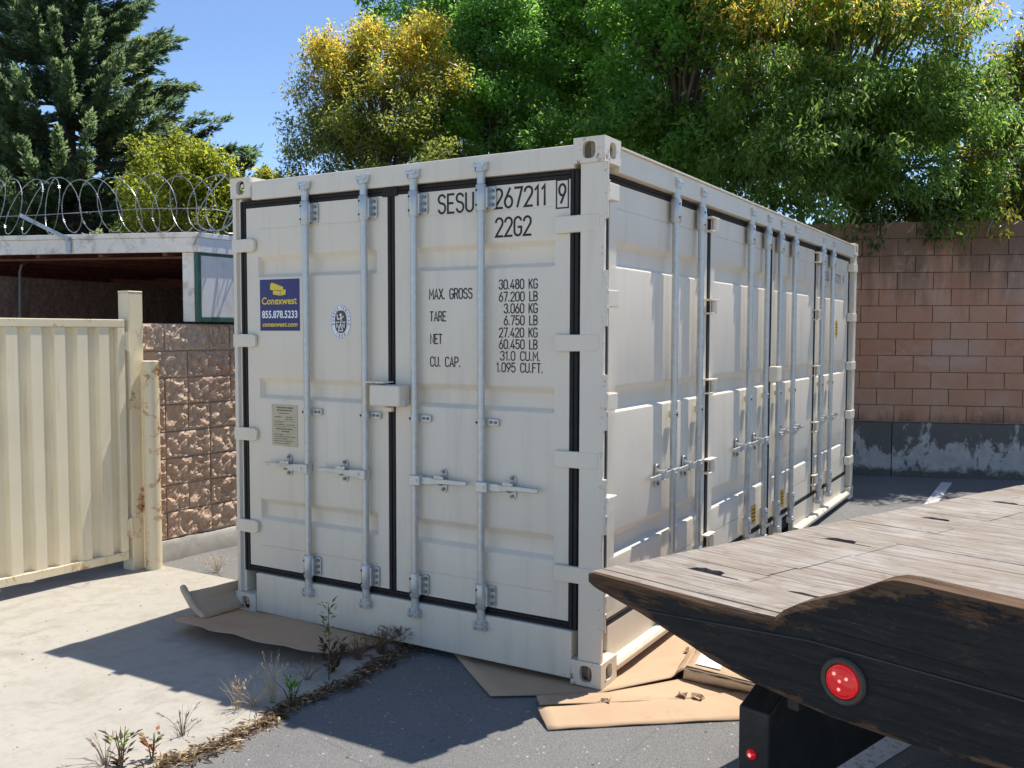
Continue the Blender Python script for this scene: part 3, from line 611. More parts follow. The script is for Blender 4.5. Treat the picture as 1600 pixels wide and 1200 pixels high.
# ---- lettering: narrow single-stroke technical lettering -------------
def ell(cx, cy, rx, ry): return arc(cx, cy, rx, ry, 90, 450, 18)
GL = {
 '0': (.46, [arc(.23, .76, .23, .24, 0, 180) + arc(.23, .24, .23, .24, 180, 360) + [(.46, .76)]]), '1': (.24, [[(.02, .82), (.17, 1), (.17, 0)]]),
 '2': (.46, [arc(.23, .76, .23, .24, 175, -20) + [(.42, .60), (0, .0), (.46, 0)]]), '3': (.46, [arc(.22, .77, .22, .23, 165, -80), arc(.22, .28, .24, .28, 82, -165)]),
 '4': (.48, [[(.32, 1), (0, .24), (.48, .24)], [(.36, .50), (.36, 0)]]), '5': (.46, [[(.43, 1), (.05, 1), (.03, .56)] + arc(.22, .32, .24, .32, 125, -160)]),
 '6': (.46, [ell(.23, .30, .23, .30), [(.32, 1), (.02, .40)]]), '7': (.44, [[(0, 1), (.44, 1), (.15, 0)]]), '8': (.46, [ell(.23, .77, .19, .23), ell(.23, .27, .23, .27)]),
 '9': (.46, [ell(.23, .70, .23, .30), [(.44, .60), (.14, 0)]]), 'S': (.46, [arc(.23, .77, .22, .23, 20, 262) + arc(.23, .27, .23, .27, 95, -160)]),
 'E': (.40, [[(.40, 1), (0, 1), (0, 0), (.40, 0)], [(.0, .52), (.34, .52)]]), 'F': (.38, [[(.38, 1), (0, 1), (0, 0)], [(0, .52), (.32, .52)]]), 'L': (.36, [[(0, 1), (0, 0), (.36, 0)]]),
 'U': (.46, [[(0, 1)] + arc(.23, .25, .23, .25, 180, 360) + [(.46, 1)]]), 'G': (.46, [arc(.23, .75, .23, .25, 20, 180) + arc(.23, .25, .23, .25, 180, 360) + [(.46, .46), (.26, .46)]]),
 'C': (.44, [arc(.23, .75, .23, .25, 20, 180) + arc(.23, .25, .23, .25, 180, 340)]), 'O': (.46, [arc(.23, .76, .23, .24, 0, 180) + arc(.23, .24, .23, .24, 180, 360) + [(.46, .76)]]),
 'M': (.52, [[(0, 0), (0, 1), (.26, .35), (.52, 1), (.52, 0)]]), 'A': (.48, [[(0, 0), (.24, 1), (.48, 0)], [(.08, .30), (.40, .30)]]), 'X': (.46, [[(0, 0), (.46, 1)], [(0, 1), (.46, 0)]]),
 'R': (.44, [[(0, 0), (0, 1)] + arc(.24, .75, .20, .25, 90, -90) + [(0, .5)], [(.24, .5), (.44, 0)]]), 'P': (.44, [[(0, 0), (0, 1)] + arc(.24, .74, .20, .26, 90, -90) + [(0, .48)]]),
 'B': (.44, [[(0, .52), (.22, .52)] + arc(.22, .76, .20, .24, -90, 90) + [(0, 1), (0, 0)] + arc(.22, .26, .22, .26, -90, 90)]), 'T': (.44, [[(0, 1), (.44, 1)], [(.22, 1), (.22, 0)]]),
 'N': (.46, [[(0, 0), (0, 1), (.46, 0), (.46, 1)]]), 'K': (.44, [[(0, 1), (0, 0)], [(.44, 1), (.0, .42)], [(.14, .56), (.44, 0)]]), 'V': (.46, [[(0, 1), (.23, 0), (.46, 1)]]), 'I': (.06, [[(.03, 1), (.03, 0)]]),
 '.': (.10, [[(.02, .0), (.02, .09)]]), ' ': (.36, []),
}
def stroke(mb, pts, wd, fn, lift):
    pts = [np.array(p_, float) for p_ in pts]; n = len(pts); out = []
    closed = np.linalg.norm(pts[0] - pts[-1]) < 1e-6 and n > 3
    for i in range(n):
        a = pts[i] - pts[i - 1] if i > 0 else (pts[-1] - pts[-2] if closed else pts[1] - pts[0])
        b = pts[i + 1] - pts[i] if i < n - 1 else (pts[1] - pts[0] if closed else pts[-1] - pts[-2])
        a = a / (np.linalg.norm(a) + 1e-9); b = b / (np.linalg.norm(b) + 1e-9); t = a + b; t = t / (np.linalg.norm(t) + 1e-9)
        nn = np.array([-t[1], t[0]]); k = 1 / max(.45, nn @ np.array([-a[1], a[0]]))
        e = 0 if closed else (-t * wd * .3 if i == 0 else t * wd * .3 if i == n - 1 else 0)
        out.append((pts[i] + e + nn * wd * .5 * k, pts[i] + e - nn * wd * .5 * k))
    mb.grid([[fn(*q, lift) for q in pr] for pr in out])
def text_mb(mb, s, x0, x1, z0, z1, fn, wt=.115, gap=.17):
    ins = wt * (z1 - z0) * .62; z0, z1 = z0 + ins, z1 - ins; x0, x1 = x0 + ins * .6, x1 - ins * .6
    adv = sum(GL[c][0] + gap for c in s) - gap; hgt = z1 - z0; k = (x1 - x0) / adv; x = x0
    for c in s:
        for j, pl in enumerate(GL[c][1]):
            P = [(x + p_[0] * k, z0 + p_[1] * hgt) for p_ in pl]
            stroke(mb, P, wt * hgt * .92, fn, .0012 + .0003 * j)
        x += (GL[c][0] + gap) * k
efn = lambda x, z, l_: (x, YD - l_, z)
def K(v): return kx(v, YD)
def letter(lines, parent, fn=efn, mat=M['black_ink'], conv=K, **k):
    for s, x0, x1, z0, z1 in lines:
        mb = MB(); text_mb(mb, s, conv(x0), conv(x1), z0, z1, fn, **k); mb.build('lettering', mat, parent)
letter([('SESU', -.937, -.715, 2.287, 2.398), ('267211', -.598, -.302, 2.291, 2.402), ('9', -.241, -.197, 2.293, 2.398), ('22G2', -.592, -.384, 2.152, 2.259)], ED[1], wt=.135)
letter([('MAX. GROSS', -.992, -.724, 1.853, 1.915), ('TARE', -.989, -.884, 1.740, 1.798), ('NET', -.986, -.909, 1.623, 1.681), ('CU. CAP.', -.987, -.796, 1.505, 1.564),
        ('30.480 KG', -.570, -.349, 1.896, 1.951), ('67.200 LB', -.570, -.349, 1.836, 1.890), ('3.060 KG', -.541, -.349, 1.777, 1.832), ('6.750 LB', -.541, -.349, 1.719, 1.773),
        ('27.420 KG', -.569, -.349, 1.659, 1.713), ('60.450 LB', -.569, -.349, 1.601, 1.655), ('31.0 CU.M.', -.562, -.334, 1.544, 1.597), ('1.095 CU.FT.', -.584, -.318, 1.486, 1.540)], ED[1], wt=.145)
mb = MB(); stroke(mb, [(K(-.250), 2.278), (K(-.187), 2.278), (K(-.187), 2.410), (K(-.250), 2.410), (K(-.250), 2.278)], .007, efn, .0012); mb.build('lettering_frame', M['black_ink'], ED[1])
sfn = lambda y, z, l_: (XD + l_, y, z)
letter([('SESU', 4.67, 4.98, 2.165, 2.255), ('267211', 5.13, 5.50, 2.165, 2.255), ('9', 5.60, 5.655, 2.165, 2.255)], SD[3], fn=sfn, conv=lambda v: v, wt=.12)
# stickers
def font_mesh(name, s, x0, x1, z0, z1, fn, mat, parent, bold=.0, shear=0, lift=.003):
    cu = bpy.data.curves.new(name, 'FONT'); cu.body = s; cu.offset = bold; cu.resolution_u = 3; cu.shear = shear
    o = bpy.data.objects.new(name, cu); C.objects.link(o); bpy.context.view_layer.update()
    me = bpy.data.meshes.new_from_object(o.evaluated_get(bpy.context.evaluated_depsgraph_get())); C.objects.unlink(o); bpy.data.objects.remove(o)
    co = np.array([v_.co[:] for v_ in me.vertices]); lo, hi = co.min(0), co.max(0)
    for v_ in me.vertices:
        x = x0 + (v_.co.x - lo[0]) / (hi[0] - lo[0]) * (x1 - x0); z = z0 + (v_.co.y - lo[1]) / (hi[1] - lo[1]) * (z1 - z0); v_.co = fn(x, z, lift)
    me.materials.clear(); return link(name, me, parent, mat)
d0, d1 = K(-2.203), K(-1.893)
mb = MB(); mb.box(d0, d1, YD - .002, YD - .0005, 1.694, 1.992); dec = mb.build('dealer_sticker', M['navy'], ED[0])
u_ = lambda t: d0 + (d1 - d0) * t
font_mesh('sticker_lettering', 'Conexwest', u_(.05), u_(.94), 1.846, 1.889, efn, M['yellow'], dec, .022)
font_mesh('sticker_lettering', '855.878.5233', u_(.05), u_(.95), 1.766, 1.811, efn, M['wprint'], dec, .026, .0)
font_mesh('sticker_lettering', 'conexwest.com', u_(.06), u_(.95), 1.717, 1.742, efn, M['yellow'], dec, .028, .25)
mb = MB()                                  # two stacked boxes emblem
mb.add([efn(u_(a), z, .003) for a, z in ((.27, 1.962), (.31, 1.974), (.60, 1.947), (.60, 1.926), (.27, 1.931))], [(4, 3, 2, 1, 0)])
mb.add([efn(u_(a), z, .003) for a, z in ((.34, 1.928), (.52, 1.923), (.52, 1.897), (.34, 1.905))], [(3, 2, 1, 0)])
mb.add([efn(u_(a), z, .003) for a, z in ((.53, 1.923), (.66, 1.934), (.66, 1.903), (.53, 1.897))], [(3, 2, 1, 0)])
mb.build('sticker_emblem', M['yellow'], dec)
# certification oval
ox, oz = K(-1.589), 1.744
def disc(rx, rz, lift, e=2.0):
    n = 40; P = [efn(ox + rx * math.copysign(abs(math.cos(2 * math.pi * k / n)) ** (2 / e), math.cos(2 * math.pi * k / n)), oz + rz * math.copysign(abs(math.sin(2 * math.pi * k / n)) ** (2 / e), math.sin(2 * math.pi * k / n)), lift) for k in range(n)]
    mb = MB(); mb.add(P, [tuple(range(n - 1, -1, -1))]); return mb
ov = disc(.078, .099, .0010).build('certificate_sticker', M['wprint'], ED[0])
mb = MB(); stroke(mb, [(ox + .072 * math.cos(t * math.pi / 20), oz + .093 * math.sin(t * math.pi / 20)) for t in range(41)], .0025, efn, .0016); mb.build('emblem_ring', M['brownprint'], ov)
disc(.043, .063, .0016, 2.6).build('emblem_field', M['brownprint'], ov)
mb = MB()
for j, P in enumerate([[(0, .028), (.004, .008), (-.002, -.012)], [(-.002, -.012), (-.014, -.045)], [(-.002, -.012), (.013, -.045)], [(.002, .018), (-.022, .014), (-.026, .040)], [(.004, .018), (.020, .030)], [(-.036, -.002), (-.010, -.002)], [(.012, -.002), (.034, -.002)], [(-.028, -.010), (-.028, -.032)], [(.026, -.010), (.026, -.032)], [(-.018, -.050), (.016, -.050)], [(-.020, -.018), (-.014, -.034)], [(.014, -.014), (.020, -.030)]]):
    stroke(mb, [(ox + a, oz + b) for a, b in P], .0065 if j < 5 else .005, efn, .0021 + .0002 * j)
mb.add([efn(ox + .0 + .008 * math.cos(k * .628), oz + .038 + .009 * math.sin(k * .628), .0021) for k in range(10)], [tuple(range(9, -1, -1))])
mb.build('emblem_figure', M['wprint'], ov)
mb = MB()
def ring_text(s, a0, a1, flip):
    for i, c in enumerate(s):
        if c == ' ': continue
        a = R(a0 + (a1 - a0) * i / (len(s) - 1)); cx, cz = ox + .0575 * math.cos(a), oz + .0785 * math.sin(a)
        th = math.atan2(.0785 * math.sin(a), .0575 * math.cos(a)) + (math.pi / 2 if flip else -math.pi / 2)
        wd, st = text_glyph[c] if c in text_glyph else GL[c]
        for j, pl in enumerate(st):
            P = []
            for x, y in pl:
                lx, ly = (x - wd / 2) * .014, (y - .5) * .0135; P.append((cx + lx * math.cos(th) - ly * math.sin(th), cz + lx * math.sin(th) + ly * math.cos(th)))
            stroke(mb, P, .0026, efn, .0018 + .0002 * j)
text_glyph = {}
ring_text('BUREAU VERITAS', 190, -10, False); ring_text('1828', 242, 298, True)
mb.build('emblem_lettering', M['brownprint'], ov)
# data plate with rows of fine engraved lines
p0, p1 = K(-2.118), K(-1.917)
mb = MB(); mb.box(p0, p1, YD - .003, YD - .0006, 1.022, 1.266); pl = mb.build('data_plate', M['plate'], ED[0])
mb = MB(); random.seed(3)
def row(z, x0, x1, hgt=.006):
    x = x0
    while x < x1:
        ww = random.uniform(.005, .016); mb.box(p0 + (p1 - p0) * x, p0 + (p1 - p0) * min(x1, x + ww / .2), YD - .0036, YD - .0031, z, z + hgt); x += ww / .2 + .025
for z, a, b, hgt in [(1.243, .2, .85, .009), (1.228, .22, .80, .008), (1.212, .3, .7, .005), (1.190, .12, .4, .005), (1.190, .55, .8, .005), (1.178, .5, .85, .004), (1.16, .12, .45, .004), (1.146, .1, .5, .005), (1.146, .6, .9, .005), (1.12, .16, .82, .006), (1.106, .4, .7, .006), (1.088, .08, .45, .004), (1.076, .08, .9, .004), (1.063, .08, .6, .004), (1.050, .08, .85, .004), (1.037, .1, .7, .004)]: row(z, a, b, hgt)
for z in (1.137, 1.168): mb.box(p0 + .012, p1 - .012, YD - .0036, YD - .0031, z, z + .0015)
mb.build('plate_print', M['brownprint'], pl)
for y0, y1, z0, z1, di in ((2.60, 2.72, .315, .45, 1), (3.40, 3.50, .315, .45, 2), (5.30, 5.40, 1.655, 1.81, 3)):
    mb = MB(); mb.box(XD + .0006, XD + .002, y0, y1, z0, z1); st = mb.build('warning_sticker', M['orange'], SD[di])
    mb = MB()
    for k in range(4):
        zz = z0 + (z1 - z0) * (.14 + .2 * k); mb.box(XD + .0022, XD + .0028, y0 + .2 * (y1 - y0), y1 - (.15 + .1 * (k % 2)) * (y1 - y0), zz, zz + (z1 - z0) * .08)
    mb.build('sticker_print', M['brownprint'], st)

# ================================================================== LEFT: GATE, POSTS, BLOCK WALL, SHED
gx, gy0, gy1, gz0, gz1 = -3.865, -2.35, .285, .072, 1.772
gdir = np.array([-.055, -.9985, 0])            # gate runs away from its hinge towards the camera side
go = np.array([-3.852, .292, 0.0]); gn = np.array([.9985, -.055, 0])
gate = empty('metal_gate', tuple(go), 'cream painted corrugated steel gate with rust along its frame, hung left of the block wall', 'gate')
def gp(s_, d_, z): return go + gdir * s_ + gn * d_ + np.array([0, 0, z])
GLEN = 2.6
def gbar(mb, s0, s1, d0, d1, z0, z1): mb.obox(gp(s0, d0, z0), gp(s1, d0, z0) - gp(s0, d0, z0), gp(s0, d1, z0) - gp(s0, d0, z0), (0, 0, z1 - z0)); return mb
gbar(MB(), 0, GLEN, -.022, .028, gz1 - .055, gz1).build('frame_rail', M['cream_rust'], gate, .005)
gbar(MB(), 0, GLEN, -.022, .028, gz0, gz0 + .058).build('frame_rail', M['cream_rust'], gate, .005)
gbar(MB(), 0.0, .055, -.022, .0275, gz0 + .0585, gz1 - .0555).build('frame_stile', M['cream'], gate, .005)
gbar(MB(), GLEN - .055, GLEN, -.022, .0275, gz0 + .0585, gz1 - .0555).build('frame_stile', M['cream'], gate, .005)
P = []; per = .158; s_ = .0555
while s_ < GLEN - .06:
    for a, b in ((0, -.018), (.046, -.018), (.062, .022), (.135, .022), (.151, -.018)):
        if s_ + a < GLEN - .056: P.append((s_ + a, b))
    s_ += per
mb = MB(); mb.grid([[gp(a, b, gz0 + .059), gp(a, b, gz1 - .056)] for a, b in P]); mb.build('corrugated_sheet', M['cream'], gate)
for zc in (1.62, .30):
    mb = MB(); gbar(mb, -.030, .012, .029, .036, zc - .06, zc + .06); mb.tube([gp(-.016, .036, zc - .07), gp(-.016, .036, zc + .07)], .012, 10); mb.build('gate_hinge', M['cream_rust'], gate, smooth=40)
# square gate post
pw_ = .116; pc = np.array([-3.872, .375])
mb = MB(); mb.box(pc[0] - pw_ / 2, pc[0] + pw_ / 2, pc[1] - pw_ / 2, pc[1] + pw_ / 2, -.015, 1.962); mb.prism([(pc[0] + a * pw_ / 2, pc[1] + b * pw_ / 2, 1.9622) for a, b in ((-1.04, -1.04), (1.04, -1.04), (1.04, 1.04), (-1.04, 1.04))], (0, 0, .012))
tag(mb.build('gate_post', M['cream_rust'], None, .007), 'tall square cream gate post streaked with rust, beside the gate', 'post')
bc = np.array([-3.745, .435])
mb = MB(); mb.tube([(bc[0], bc[1], -.016), (bc[0], bc[1], .02), (bc[0], bc[1], 1.478), (bc[0], bc[1], 1.482)], [.058, .057, .057, .050], 24)
tag(mb.build('pipe_bollard', M['cream_rust'], None, smooth=50), 'shorter round cream pipe with rust holes, in front of the square post', 'bollard')

def split_block(name, lx, hz, seed, depth=.024, nx=26, nz=13):
    r_ = np.random.default_rng(seed); a = r_.normal(size=(nz + 1, nx + 1))
    for _ in range(2):
        a = (a + np.roll(a, 1, 0) + np.roll(a, -1, 0) + np.roll(a, 1, 1) + np.roll(a, -1, 1)) / 5 * 1.55
    b = r_.normal(size=(nz + 1, nx + 1)); hgt = np.clip(.5 + .50 * a + .08 * b + .22 * np.sin(np.linspace(0, 5, nx + 1) + seed)[None, :] * np.cos(np.linspace(0, 4, nz + 1) + seed * 2)[:, None], .12, 1.5) * depth
    P = []
    for j in range(nz + 1):
        rowp = []
        for i in range(nx + 1):
            jx = (r_.uniform(-.35, .35) * lx / nx if 0 < i < nx else 0); jz = (r_.uniform(-.35, .35) * hz / nz if 0 < j < nz else 0)
            rowp.append((hgt[j, i] if (0 < i < nx and 0 < j < nz) else depth * .42, lx * (i / nx - .5) + jx, hz * j / nz + jz))
        P.append(rowp)
    mb = MB(); mb.grid(P)
    bk = -.05
    for edge in ([P[0][i] for i in range(nx + 1)], [P[nz][i] for i in range(nx + 1)][::-1], [P[j][0] for j in range(nz + 1)][::-1], [P[j][nx] for j in range(nz + 1)]):
        mb.grid([[(bk, q[1], q[2]) for q in edge], edge])
    return mb.mesh(name)
wdir = np.array([.057, .9984, 0]); worg = np.array([-3.912, .475, 0]); wrz = math.atan2(-wdir[0], wdir[1])
wall = empty('block_wall', tuple(worg), 'brown split-face block wall on a concrete footing, between gate post and container', 'wall')
def wp(s_, d_, z): return worg + wdir * s_ + np.array([wdir[1], -wdir[0], 0]) * d_ + np.array([0, 0, z])
WLEN = 4.4
mb = MB(); mb.obox(wp(0.004, -.19, .10), wdir * (WLEN - .008), np.array([-wdir[1], wdir[0], 0]) * -.1815, (0, 0, 1.648)); mb.build('mortar_core', M['mortar_pale'], wall)
mb = MB(); ft = []
for i in range(23):
    s_ = WLEN * i / 22; e = random.uniform(-.012, .012); ft.append([wp(s_, .055 + e, -.03), wp(s_, .050 + e, .10), wp(s_, .030 + e, .128 + random.uniform(-.01, .012)), wp(s_, -.2, .13)])
mb.grid(ft); mb.build('footing', M['footing'], wall, smooth=40)
full = [split_block('split_block', .390, .190, 100 + i) for i in range(6)]
half = [split_block('split_half_block', .190, .190, 200 + i, nx=13) for i in range(4)]
for me in full + half: me.materials.append(M['split'])
random.seed(21)
for c in range(8):
    z = .142 + c * .2012; s_ = 0.0; first = c % 2 == 1
    while s_ < WLEN - .05:
        hb = first or s_ + .4 > WLEN or (random.random() < .28); first = False
        ln = .2 if hb else .4
        o = bpy.data.objects.new('block', random.choice(half if hb else full)); C.objects.link(o)
        o.parent = wall; o.matrix_parent_inverse = pw(wall).inverted(); o.location = wp(s_ + ln / 2, -.004 + random.uniform(-.002, .006), z); o.rotation_euler = (0, 0, wrz)
        s_ += ln
# wall on the far side of the enclosure, seen in the shade under the roof
iw = empty('inner_block_wall', (-5.62, .6, 0), 'dark brown block wall in the shade under the shed roof, behind the gate', 'wall')
idir = np.array([-.115, .9934, 0]); iorg = np.array([-5.42, -1.25, 0])
def ip(s_, d_, z): return iorg + idir * s_ + np.array([idir[1], -idir[0], 0]) * d_ + np.array([0, 0, z])
mb = MB(); mb.obox(ip(0, -.2, -.02), idir * 6.8, np.array([idir[1], -idir[0], 0]) * .19, (0, 0, 2.15)); mb.build('mortar_core', M['mortar_dark'], iw)
fb = [split_block('brown_block_mesh', .392, .1935, 300 + i, .012, 10, 5) for i in range(4)]
for me in fb: me.materials.append(M['brown'])
for c in range(11):
    for i in range(17):
        s_ = .2 + .4 * i + (.2 if c % 2 else 0)
        if s_ > 6.6 or c < 4: continue
        o = bpy.data.objects.new('block', random.choice(fb)); C.objects.link(o); o.parent = iw; o.matrix_parent_inverse = pw(iw).inverted()
        o.location = ip(s_, -.008, -.015 + .196 * c); o.rotation_euler = (0, 0, math.atan2(-idir[0], idir[1]))
# shed roof over the enclosure
shed = empty('enclosure_shed', (-3.86, .95, 1.77), 'open-fronted shed with white fascia and green-trimmed white board wall above the block wall', 'shed')
sd = np.array([-.943, -.333, 0]); sorg = np.array([-3.852, .945, 0])      # along the front of the shed, away from the corner
def sp(s_, b_, z): return sorg + sd * s_ + wdir * b_ + np.array([0, 0, z])
def sbox(mb, s0, s1, b0, b1, z0, z1):
    c = [sp(s, b, z) for z in (z0, z1) for s, b in ((s0, b0), (s1, b0), (s1, b1), (s0, b1))]
    return mb.add(c, [(0, 1, 2, 3), (4, 7, 6, 5), (0, 4, 5, 1), (1, 5, 6, 2), (2, 6, 7, 3), (3, 7, 4, 0)])
SL = 4.2
sbox(MB(), -.035, 1.035, -.03, .0, 2.292, 2.402).build('fascia_board', M['fascia'], shed, .004)
sbox(MB(), 1.038, SL, -.03, .0, 2.292, 2.402).build('fascia_board', M['fascia'], shed, .004)
sbox(MB(), -.040, 1.036, -.042, -.001, 2.403, 2.440).build('fascia_cap', M['fascia'], shed, .003)
sbox(MB(), 1.039, SL, -.042, -.001, 2.403, 2.440).build('fascia_cap', M['fascia'], shed, .003)
sbox(MB(), -.034, -.004, .001, 3.4, 2.292, 2.402).build('side_fascia', M['white'], shed, .004)
sbox(MB(), -.042, -.004, .0005, 3.4, 2.4025, 2.440).build('side_fascia_cap', M['white'], shed, .003)
sbox(MB(), -.003, SL, .001, 3.4, 2.405, 2.425).build('roof_sheet', M['roofing'], shed)
for i in range(7): sbox(MB(), .25 + .55 * i, .29 + .55 * i, .01, 3.3, 2.265, 2.404).build('rafter', M['rafter'], shed)
sbox(MB(), -.0, SL, .012, .05, 2.20, 2.29).build('front_beam', M['rafter'], shed) if False else None
sbox(MB(), .02, SL, .06, .10, 2.25, 2.2645).build('ceiling_batten', M['rafter'], shed)
sbox(MB(), -.002, SL, .0, 3.35, 2.3925, 2.4045).build('ceiling_board', M['rafter'], shed)
sbox(MB(), 0, SL, 3.36, 3.40, -.3, 2.404).build('back_panel', M['rafter'], shed)
sbox(MB(), SL - .04, SL, .1, 3.355, -.3, 2.39).build('end_panel', M['rafter'], shed)
sbox(MB(), .02, .115, .0005, .10, 1.765, 2.2915).build('corner_post', M['fascia'], shed, .004)
for k in range(10):
    b0 = .030 + .155 * k; mb = sbox(MB(), -.012, .012, b0 + .002, b0 + .152, 1.80, 2.270); mb.build('wall_board', M['white'], shed, .003)
sbox(MB(), -.017, .015, .0, .028, 1.762, 2.291).build('green_trim', M['green'], shed, .002)
sbox(MB(), -.017, .012, .029, 1.62, 2.2705, 2.291).build('green_trim', M['green'], shed, .002)
sbox(MB(), -.019, .012, .029, 1.62, 1.764, 1.7985).build('green_trim', M['green'], shed, .002)
mb = MB(); cpt = [D(31, 505, 7.55), D(31, 425, 7.6), D(34, 414, 7.62), D(42, 409, 7.7), D(60, 408, 8.0), D(95, 408.5, 8.5)]; mb.tube(cpt, .011, 8); mb.build('conduit', M['roofing'], shed, smooth=40)
# razor wire coil along the fascia
rz_ = empty('razor_wire', tuple(sp(.6, 0, 2.44)), 'coil of galvanised razor wire running along the shed fascia', 'razor wire')
mb = MB(); pts = []; N = 56; turns = 24; random.seed(5)
ctr = lambda t: sp(3.4 - 3.65 * t, -.02 - .05 * math.sin(5 * t), 2.665 + (-.02 if t < .3 else 0))
ax = -sd; e1 = np.array([0, 0, 1.0]); e2 = np.cross(ax, e1)
wob = [random.uniform(-.02, .02) for _ in range(turns + 2)]; tl_ = [random.uniform(-.10, .10) for _ in range(turns + 2)]
for i in range(turns * N + 1):
    t = i / (turns * N); k = i / N; a = 2 * math.pi * k; q = int(k); fr = k - q
    rr = .215 + wob[q] * (1 - fr) + wob[q + 1] * fr; ti = tl_[q] * (1 - fr) + tl_[q + 1] * fr
    pts.append(ctr(t) + rr * (math.cos(a) * e1 + math.sin(a) * e2) + ax * (ti * math.cos(a) + .27 * math.sin(a)))
mb.tube(pts, .0026, 5, cap=False); mb.build('coil', M['wire'], rz_, smooth=60)
mb = MB()
for i in range(3, len(pts) - 3, 5):
    c = pts[i]; t = pts[i + 1] - pts[i - 1]; t /= np.linalg.norm(t); o_ = c - ctr(i / (turns * N)); o_ /= np.linalg.norm(o_); n_ = np.cross(t, o_)
    for q in (o_, n_):
        mb.add([c - t * .013 + q * .009, c - t * .004, c + t * .013 + q * .009, c + t * .013 - q * .009, c + t * .004 - q * 0, c - t * .013 - q * .009], [(0, 1, 5), (2, 3, 4), (1, 4, 5), (1, 2, 4)])
tag(mb.build('barbs', M['wire'], rz_), kind='stuff')
mb = MB(); mb.tube([sp(3.6, .0, 2.60), sp(2.5, -.02, 2.585), sp(1.3, -.01, 2.60), sp(.4, 0, 2.63), sp(-.1, 0, 2.62), sp(-.15, .9, 2.58)], .003, 5); mb.build('tension_wire', M['wire'], rz_)
mb = MB(); a_ = sp(1.03, -.045, 2.41); b_ = sp(1.26, -.22, 2.585); e_ = np.cross(b_ - a_, [0, 0, 1]); e_ = e_ / np.linalg.norm(e_) * .019; n_ = np.cross(e_, b_ - a_); n_ = n_ / np.linalg.norm(n_) * .006
mb.obox(a_ - e_, b_ - a_, e_ * 2, n_); mb.obox(a_ - e_, b_ - a_, e_ * .25, n_ * -4); mb.obox(sp(1.015, -.046, 2.30), sd * .042, wdir * -.006, (0, 0, .12)); mb.build('support_arm', M['wire'], rz_)
mb = MB(); a_ = sp(-.02, -.045, 2.34); b_ = sp(-.10, .05, 2.66); mb.obox(a_ - e_, b_ - a_, e_ * 1.6, n_); mb.obox(a_ - e_, b_ - a_, e_ * .25, n_ * -4); mb.build('support_arm', M['wire'], rz_)
for k in range(5):                          # loose strands where the coil turns the corner
    q0 = sp(-.05 - .04 * k, .1 + .16 * k, 2.46); cpts = []
    for j in range(26):
        a = 2 * math.pi * j / 26 * (.95); cpts.append(sp(-.08 + .05 * math.sin(a * 2 + k), .15 + .22 * k + .235 * math.sin(a) * .6 + .09 * math.cos(a), 2.69 + .235 * math.cos(a)))
    mb = MB(); mb.tube(cpts, .0055, 5); mb.build('coil', M['wire'], rz_)

# ================================================================== RETAINING WALL
rw = empty('retaining_wall', tuple(W0), 'terracotta block retaining wall on a stained concrete base, behind the container', 'wall')
rrz = math.atan2(WD[1], WD[0])
def rp(s_, d_, z): return W0 + WD * s_ - WN * d_ + np.array([0, 0, z])     # d_: towards the camera
RS0, RS1 = -3.6, 6.0
mb = MB(); mb.obox(rp(RS0, -.18, .60), WD * (RS1 - RS0), -WN * .1816, (0, 0, 2.36)); mb.build('mortar_core', M['mortar_light'], rw)
for a, b in ((RS0, -1.6), (-1.59, .38), (.39, 2.6), (2.61, RS1)):
    mb = MB(); mb.prism([rp(a, .045, -.03), rp(a, .040, .615), rp(a, .028, .632), rp(a, -.2, .640), rp(a, -.2, -.03)], WD * (b - a)); mb.build('concrete_base', M['stain'], rw, .004)
tb = []
for i in range(3):
    for ln in (.4, .2):
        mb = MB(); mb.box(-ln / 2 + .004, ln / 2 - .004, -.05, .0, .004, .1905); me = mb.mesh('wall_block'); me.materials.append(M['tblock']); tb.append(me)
random.seed(9)
for c in range(12):
    z = .645 + c * .1955; s_ = RS0 - (.2 if c % 2 else 0)
    while s_ < RS1 - .01:
        a, b = max(s_, RS0), min(s_ + .4, RS1); ln = b - a
        if ln > .05:
            o = bpy.data.objects.new('block', tb[0] if ln > .3 else tb[1]); C.objects.link(o); o.parent = rw; o.matrix_parent_inverse = pw(rw).inverted()
            o.location = rp((a + b) / 2, random.uniform(0, .001) + .0024, z + random.uniform(-.0015, .0015)); o.rotation_euler = (random.uniform(-.001, .001), random.uniform(-.003, .003), rrz)
            if c == 11: o.location.z += .006
        s_ += .4

